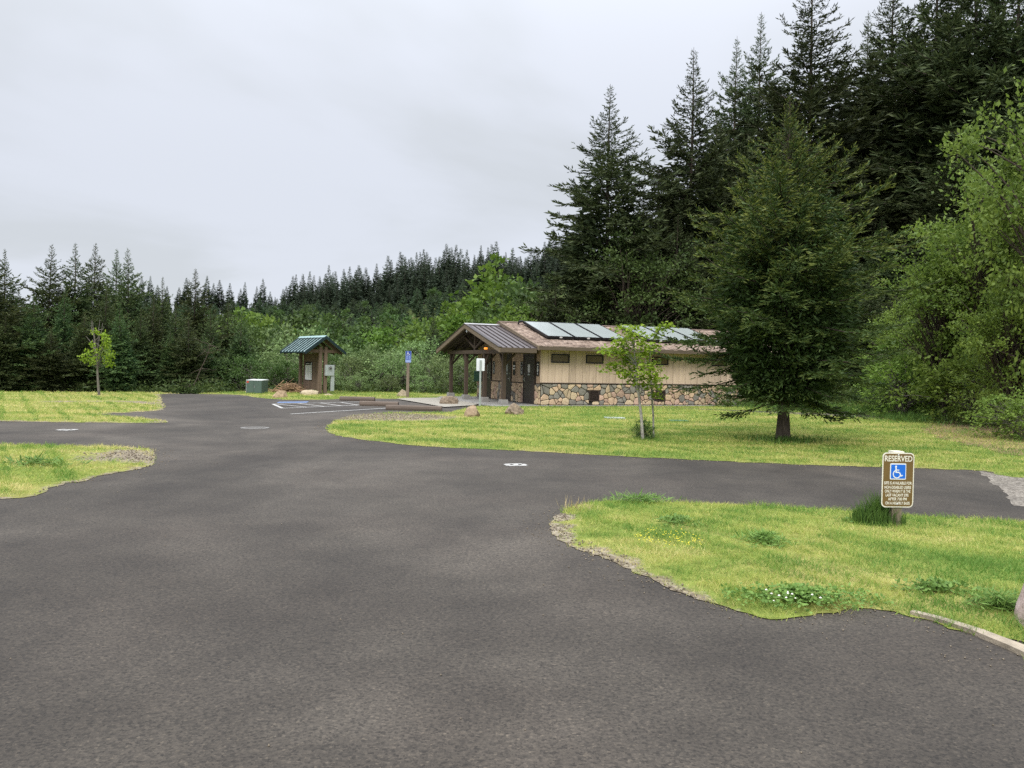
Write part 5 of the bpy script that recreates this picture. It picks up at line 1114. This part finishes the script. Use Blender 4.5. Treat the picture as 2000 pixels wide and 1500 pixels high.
# young maple with two stems on the lawn
def young_maple():
    x, y = G(1254, 860); r = empty('young_maple', (x, y, 0)); tag(r, 'young lime-green maple with slender speckled double stem on the lawn', 'tree')
    S = y / 1550; rng = np.random.default_rng(12)
    def L(px, py): return (px - 1254) * S, (CAM_H - (py - 718.3) * S)
    stem = [L(1256, 862), L(1252, 815), L(1247, 775), L(1242, 745), L(1240, 715), L(1236, 680), L(1225, 645)]
    stem2 = [L(1282, 857), L(1280, 815), L(1276, 775), L(1272, 740), L(1268, 700), L(1275, 660), L(1287, 640)]
    W_ = Wood(); s1 = np.array([(a, .02 * i, b) for i, (a, b) in enumerate(stem)]); s2 = np.array([(a, .35 - .04 * i, b) for i, (a, b) in enumerate(stem2)]); s1[0, 2] = -.05; s2[0, 2] = -.05
    W_.add(s1, np.linspace(.038, .008, 7), 8); W_.add(s2, np.linspace(.025, .007, 7), 8)
    clumps = [(1190, 690), (1182, 684), (1205, 672), (1215, 700), (1200, 712), (1225, 690), (1232, 720), (1215, 728), (1245, 738), (1255, 715), (1262, 735), (1240, 700), (1252, 690), (1272, 738), (1285, 745), (1278, 720), (1265, 695), (1270, 672), (1275, 655), (1288, 640), (1297, 637), (1214, 640), (1222, 652), (1228, 662), (1213, 662), (1188, 722), (1244, 722), (1284, 757), (1279, 771), (1220, 676), (1237, 745), (1270, 707), (1225, 708), (1207, 688), (1258, 752), (1248, 674), (1232, 640), (1240, 655), (1262, 680), (1230, 733), (1250, 728)]
    O, ci = [], []
    for i, c in enumerate(clumps):
        p = L(*c); p = np.array([p[0], rng.normal(.1, .3), p[1]]); B = s1 if c[0] < 1262 else s2
        j = int(np.argmin(np.abs(B[:, 2] - (p[2] - .35)))); j = max(2, j); o = B[j]; q = np.linspace(0, 1, 5)[:, None]; pts = o + (p - o) * q; pts[:, 2] += .05 * np.sin(q[:, 0] * 3.14)
        W_.add(pts, np.linspace(.01, .003, 5), 4); k = 56; g = rng.normal(size=(k, 3)) * np.array([.1, .11, .045]); O.append(p + g); ci += [i] * k
    O = np.concatenate(O); n = len(O); d = unit(np.c_[rng.normal(size=(n, 2)), rng.normal(-.15, .3, n)]); up = unit(np.array([0, 0, 1.0]) + .45 * rng.normal(size=(n, 3)))
    V, F = kites(rng, O, d, rng.uniform(.06, .115, n), rng.uniform(.05, .085, n), unit(np.cross(d, up)), .08)
    tk = W_.mesh('trunk'); o = link('trunk', tk, 'bark_pale', r); cr = np_mesh('crown', V, [F], {'tint': np.repeat(np.clip(rng.normal(.5, .25, n), 0, 1), 4), 'tip': np.zeros(4 * n)}); link('crown', cr, 'leaf_lime', r)
young_maple()
put('shrub', SHR[0], ('twig_grey', 'leaf_mid'), 1258, 829, 17.7, 'small dark green shrub at the foot of the young maple', 'shrub', sxy=1.0, sink=.02)
def left_sapling():
    x, y = G(194, 774.5); r = empty('sapling', (x, y, float(terrain(x, y)))); tag(r, 'sapling with lime-green leaves and dead bare top on the left verge', 'tree')
    S = y / 1550; rng = np.random.default_rng(15)
    def L(px, py): return np.array([(px - 194) * S, 0, (772 - py) * S])
    W_ = Wood(); s = np.array([L(194, 774), L(191, 745), L(189, 715), L(187, 690), L(183, 665), L(180, 645), L(178, 630)]); W_.add(s, np.linspace(.055, .008, 7), 7)
    for px, py in ((166, 650), (171, 636), (174, 625), (186, 622), (192, 628), (160, 655), (178, 640), (193, 640), (172, 660), (182, 625), (196, 650)):
        o = s[rng.integers(3, 6)]; p = L(px, py) + np.array([0, rng.normal(0, .25), 0]); q = np.linspace(0, 1, 5)[:, None]; W_.add(o + (p - o) * q + rng.normal(0, .02, (5, 3)) * q, np.linspace(.022, .008, 5), 4)
    cl = [(168, 688), (165, 697), (172, 700), (195, 660), (205, 658), (212, 655), (200, 668), (190, 672), (205, 675), (195, 685), (203, 688), (213, 692), (218, 692), (208, 700), (198, 700), (205, 710), (186, 695), (180, 705), (196, 650), (198, 645), (192, 680), (185, 685), (210, 668), (213, 706)]
    O = []
    for c in cl:
        p = L(*c) + np.array([0, rng.normal(0, .25), 0]); o = s[int(rng.integers(2, 5))]; q = np.linspace(0, 1, 4)[:, None]; W_.add(o + (p - o) * q, np.linspace(.012, .004, 4), 4); O.append(p + rng.normal(size=(26, 3)) * np.array([.08, .1, .055]))
    O = np.concatenate(O); n = len(O); d = unit(rng.normal(size=(n, 3))); up = unit(np.array([0, 0, 1.0]) + .6 * rng.normal(size=(n, 3)))
    V, F = kites(rng, O, d, rng.uniform(.08, .14, n), rng.uniform(.06, .1, n), unit(np.cross(d, up)), .08)
    link('trunk', W_.mesh('trunk'), 'twig_grey', r); link('crown', np_mesh('crown', V, [F], {'tint': np.repeat(np.clip(rng.normal(.5, .25, n), 0, 1), 4), 'tip': np.zeros(4 * n)}), 'leaf_lime', r)
left_sapling()
def dead_tree(px, py, tx, ty, label, seed, n=22, dep=37.5):
    x, y, _ = at(px, py, dep); z = float(terrain(x, y)); r = empty('dead_tree', (x, y, z)); tag(r, label, 'tree'); rng = np.random.default_rng(seed); S = y / 1550; W_ = Wood()
    T = np.array([(tx - px) * S, .3, (py - ty) * S]); q = np.linspace(0, 1, 8)[:, None]; s = T * q + rng.normal(0, .03, (8, 3)) * q; W_.add(s, np.linspace(.035, .008, 8), 6)
    link('trunk', W_.mesh('trunk'), 'bark', r); B = Wood()
    for i in range(n):
        o = s[rng.integers(0, 7)]; a = rng.uniform(0, 6.28); l = rng.uniform(.3, 1.0); d = np.array([math.cos(a), .4 * math.sin(a), rng.normal(-.15, .4)]); qq = np.linspace(0, 1, 5)[:, None]; B.add(o + d * l * qq + rng.normal(0, .03, (5, 3)) * qq, np.linspace(.015, .004, 5), 4)
    link('branches', B.mesh('branches'), 'bark', r)
dead_tree(372, 772, 412, 660, 'leaning bare grey dead tree with tangled twigs at the road crest', 4)
dead_tree(562, 770, 557, 690, 'pair of pale bare stems standing left of the kiosk', 7, 12, 43)

# willow shrubs behind the parking bays
GS = 'willow shrubs behind the parking bays'
SHRUBS = [(690, 700, 44), (735, 676, 45, 'big rounded grey-green willow between kiosk and accessible sign'), (780, 690, 43), (815, 668, 47, 'tall grey-green willow behind the accessible parking sign'), (850, 700, 44), (880, 690, 46), (905, 705, 43), (700, 730, 41.5), (760, 735, 41.5), (825, 735, 41.5), (870, 740, 41.5),
          (925, 700, 47), (520, 690, 46), (545, 700, 43), (580, 690, 45), (500, 640, 52), (610, 650, 50), (660, 690, 47), (650, 730, 42.5), (560, 660, 52), (530, 650, 56), (480, 700, 44)]
for i, t in enumerate(SHRUBS):
    dk = t[0] < 670
    put('willow_shrub', SHR[i % 3], ('twig_grey', 'leaf_mid' if dk and i % 2 else 'leaf_willow'), t[0], t[1], t[2], t[3] if len(t) > 3 else (f'green shrub in the thicket behind the kiosk, {ORD[sorted(q[0] for q in SHRUBS if q[0] < 670).index(t[0])]} from the left' if dk else f'grey-green willow in the thicket behind the parking bays, {ORD[sorted(q[0] for q in SHRUBS if q[0] >= 670).index(t[0])]} from the left'), 'shrub', GS if not dk else 'shrubs behind the kiosk', sxy=1.0)
# valley and hillside
GM = 'broadleaf trees below the hillside'
VB = [(500, 600, 75), (545, 610, 70), (590, 618, 72), (640, 608, 75), (690, 628, 66), (735, 618, 72), (775, 612, 80), (815, 626, 70), (860, 600, 85), (900, 610, 75), (530, 590, 88), (580, 585, 92), (660, 590, 90), (720, 588, 95), (790, 590, 92), (470, 588, 80), (440, 585, 85), (700, 655, 60), (610, 640, 62), (760, 645, 62), (660, 645, 66), (480, 640, 62)]
for i, (px, tp, d) in enumerate(VB):
    o = put('broadleaf_tree', (BROAD if i % 5 else BRIGHT)[i % 3], ('bark', 'leaf_mid'), px, tp + 32, d, f'rounded broadleaf tree in the valley wood behind the kiosk, {ORD[sorted(q[0] + q[1] * .001 for q in VB).index(px + tp * .001)]} from the left', 'tree', GM, False, sxy=1.1)
put('conifer_tree', MIDC[1], ('bark', 'fir_dark'), 850, 610, 58, 'single dark conifer among bright shrubs left of the porch gable', 'tree', sxy=1.1)
GH = 'young trees on the hillside'
rows = [100, 112, 125, 139, 154, 170, 187, 205, 224, 240]; cnt = 0
for k, d in enumerate(rows):
    px = 255 + RN.uniform(0, 20)
    while px < 1085:
        dd = d * RN.uniform(.97, 1.03); x = (px - 1000) / 1550 * dd; hgt = RN.uniform(4.6, 7.6) * (1.0 if k < 7 else .85)
        kind = RN.random(); ml = (YOUNG[RN.randrange(3)] if kind < .86 else BROAD[RN.randrange(3)]); z = float(terrain(x, dd)) - .2
        plant('hillside_tree', ml, ('bark', 'hill_green'), (x, dd, z), hgt / 7.0 * (1.0 if kind < .86 else .8), RN.uniform(0, 6.28), 'young green tree in the dense regrowth on the hillside', 'tree', GH, False, sxy=1.25); cnt += 1
        px += RN.uniform(.8, 1.2) * 1550 * 4.6 / d
GD = 'dark conifers along the ridge'
def ridge_row(d0, px0, px1, stepm, h0, h1, lab):
    px = px0
    while px < px1:
        d = d0 + RN.uniform(-5, 5); x = (px - 1000) / 1550 * d; h = RN.uniform(h0, h1) * (0.72 + .28 * min(1, max(0, (px - 540) / 160)) if px > 530 else 1)
        plant('ridge_conifer', RIDGE[RN.randrange(4)], ('bark', 'fir_ridge'), (x, d, float(terrain(x, d)) - .3), h / 16.0, RN.uniform(0, 6.28), lab, 'tree', GD, False, sxy=RN.uniform(.75, 1.25)); px += RN.uniform(.45, 1.55) * 1550 * stepm / d
for d_, a_, st_, h0_, h1_ in ((254, 552, 2.5, 8, 16), (262, 550, 2.3, 11, 18.5), (271, 556, 2.5, 13, 21), (283, 590, 2.7, 14, 22)):
    ridge_row(d_, a_, 1130, st_, h0_, h1_, 'tall dark conifer in the old stand along the ridge top')
ridge_row(255, 255, 545, 2.6, 8.5, 13.5, 'small dark conifer on the low left shoulder of the ridge')

# ------------------------------------------------------------------ ground cover and small plants
def scatter_green(name, label, regions, ll, lw, mat, seed, up=.8, z0=0.0):
    rng = np.random.default_rng(seed); O, Lh = [], []
    for (x0, x1, y0, y1, n, hgt) in regions:
        nc = max(1, n // 60); cx = rng.uniform(x0, x1, nc); cy = rng.uniform(y0, y1, nc); ci = rng.integers(0, nc, n); x = cx[ci] + rng.normal(0, .35, n); y = cy[ci] + rng.normal(0, .35, n)
        ch = rng.uniform(.3, 1.0, nc)[ci] * hgt; O.append(np.c_[x, y, terrain(x, y) + z0 + rng.random(n) ** 1.3 * ch])
    O = np.concatenate(O); n = len(O); d = unit(np.c_[rng.normal(0, .8, (n, 2)), rng.normal(up * .5, .5, n)]); V, F = kites(rng, O, d, ll * rng.uniform(.6, 1.4, n), lw * rng.uniform(.7, 1.3, n), None, .1)
    ob = link(name, np_mesh(name, V, [F], {'tint': np.repeat(rng.random(n), 4), 'tip': np.zeros(4 * n)}), mat); return tag(ob, label, 'undergrowth', kind='stuff')
scatter_green('bank_weeds', 'rough green weeds covering the bank behind the lone fir', [(12.5, 24, 23, 33, 14000, .28), (9, 16, 29, 36, 6000, .25)], .2, .022, 'tall_grass', 92, 2.0)
scatter_green('undergrowth', 'dark brush and low branches along the foot of the woods', [(-30, -14, 36.5, 42, 9000, .7), (-14, -2.5, 40.5, 46, 8000, .45), (-4, 14, 41.5, 46, 9000, 1.8), (14.5, 24, 31, 40, 18000, .6), (9, 14, 33, 40, 7000, .8), (-40, -28, 32, 38, 7000, 1.0)], .2, .06, 'undergrowth', 91)
def tufts():
    rng = np.random.default_rng(33)
    x, y = G(1746, 1035); n = 1300; a = rng.uniform(0, 6.28, n); rr_ = rng.random(n) ** .7
    ox = x - .13 + rr_ * .28 * np.cos(a); oy = y + .07 + rr_ * .17 * np.sin(a); hgt = .40 * (1 - .55 * rr_) * rng.uniform(.45, 1.1, n) * np.where(ox > x + .05, .7, 1.0)
    o = np.c_[ox, oy, np.full(n, .03)]; ln = rng.normal(0, .16, (n, 2)); s = unit(np.c_[rng.normal(size=(n, 2)), np.zeros(n)]) * .0036
    mid = o + np.c_[ln * hgt[:, None] * .4, hgt * .6]; tip = o + np.c_[ln * hgt[:, None] * 1.4, hgt]
    V = np.stack([o - s, o + s, mid + s * .8, tip, mid - s * .8], 1).reshape(-1, 3); b = np.arange(n)[:, None] * 5
    tag(link('grass_tuft', np_mesh('grass_tuft', V, [b + np.array([[0, 1, 2, 4]]), b + np.array([[4, 2, 3]])], {'tint': np.repeat(rng.random(n), 5), 'tip': np.zeros(5 * n)}), 'tall_grass'), 'tall uncut grass tuft around the reserved sign post', 'grass tuft')
    # broad-leaved weeds on the island
    def weeds(name, label, px, py, rx, ry, n, ll, lw, h, mat, cat='weeds'):
        cx, cy = G(px, py); a = rng.uniform(0, 6.28, n); q = np.minimum(np.abs(rng.normal(0, .62, n)), 1.1); X = cx + q * rx * np.cos(a) + rng.normal(0, .03, n); Y = cy + q * ry * np.sin(a) + rng.normal(0, .03, n)
        d = unit(np.c_[rng.normal(0, 1, (n, 2)), rng.uniform(-.1, .7, n)]); up = unit(np.array([0, 0, 1.0]) + .5 * rng.normal(size=(n, 3))); V, F = kites(rng, np.c_[X, Y, .045 + rng.random(n) * h * np.clip(1 - .5 * q, .15, 1)], d, ll * rng.uniform(.6, 1.3, n), lw * rng.uniform(.7, 1.3, n), unit(np.cross(d, up)), .1)
        tag(link(name, np_mesh(name, V, [F], {'tint': np.repeat(rng.random(n), 4), 'tip': np.zeros(4 * n)}), mat), label, cat, kind='stuff')
    weeds('clover_patch', 'green clover patch at the lower edge of the grass island', 1570, 1182, .5, .25, 1500, .03, .024, .08, 'clover', 'clover')
    weeds('weed_clump', 'dark grassy clump in the middle of the grass island', 1495, 1072, .22, .2, 420, .1, .012, .1, 'clover')
    weeds('weed_clump', 'blue-green weed clump left of the sign post on the island', 1700, 1030, .2, .14, 260, .05, .025, .1, 'clover')
    weeds('weed_clump', 'dark weed clump at the upper left of the grass island', 1320, 1030, .22, .25, 340, .06, .02, .07, 'clover')
    weeds('weed_clump', 'broad-leaved weed patch near the rose-grey boulder', 1830, 1165, .3, .14, 420, .05, .025, .07, 'clover')
    weeds('weed_clump', 'long grass clump at the upper edge of the island tip', 1255, 987, .4, .12, 420, .11, .01, .07, 'clover')
    weeds('weed_clump', 'ragged grass clump beside the kerb and boulder', 1950, 1200, .22, .1, 420, .1, .011, .1, 'clover')
    weeds('weed_clump', 'green tuft in the yellow grass of the near left verge', 75, 915, .55, .3, 300, .14, .02, .1, 'clover')
    def flowers(name, label, px, py, rx, ry, n, r, z, mat):
        cx, cy = G(px, py); mb = MB()
        for i in range(n):
            a = rng.uniform(0, 6.28); q = math.sqrt(rng.random()); X, Y, Z = cx + q * rx * math.cos(a), cy + q * ry * math.sin(a), z * rng.uniform(.75, 1.25); s = r * rng.uniform(.7, 1.2)
            mb.add([(X + s * math.cos(t), Y + s * math.sin(t), Z) for t in np.linspace(0, 6.28, 7)[:-1]] + [(X, Y, Z + s * .9)], [(k, (k + 1) % 6, 6) for k in range(6)])
        tag(mb.build(name, mat), label, 'flowers', kind='stuff')
    flowers('buttercup_patch', 'patch of tiny yellow flowers in the grass island', 1305, 1072, .3, .34, 120, .006, .1, 'flower_yellow')
    flowers('clover_blossom_patch', 'few white clover blossoms at the lower edge of the grass island', 1535, 1190, .26, .12, 11, .009, .11, 'flower_white')
    # dry stalks at the island tip
    tx, ty = G(1125, 1000); n = 46; o = np.c_[tx + rng.normal(0, .1, n), ty + rng.normal(0, .07, n), np.full(n, .02)]; d = unit(np.c_[rng.normal(0, .45, (n, 2)), np.full(n, 1.0)]); V, F = kites(rng, o, d, rng.uniform(.06, .2, n), np.full(n, .006))
    tag(link('dry_grass', np_mesh('dry_grass', V, [F]), 'straw'), 'dry straw-coloured stalks at the tip of the grass island', 'dry grass')
tufts()
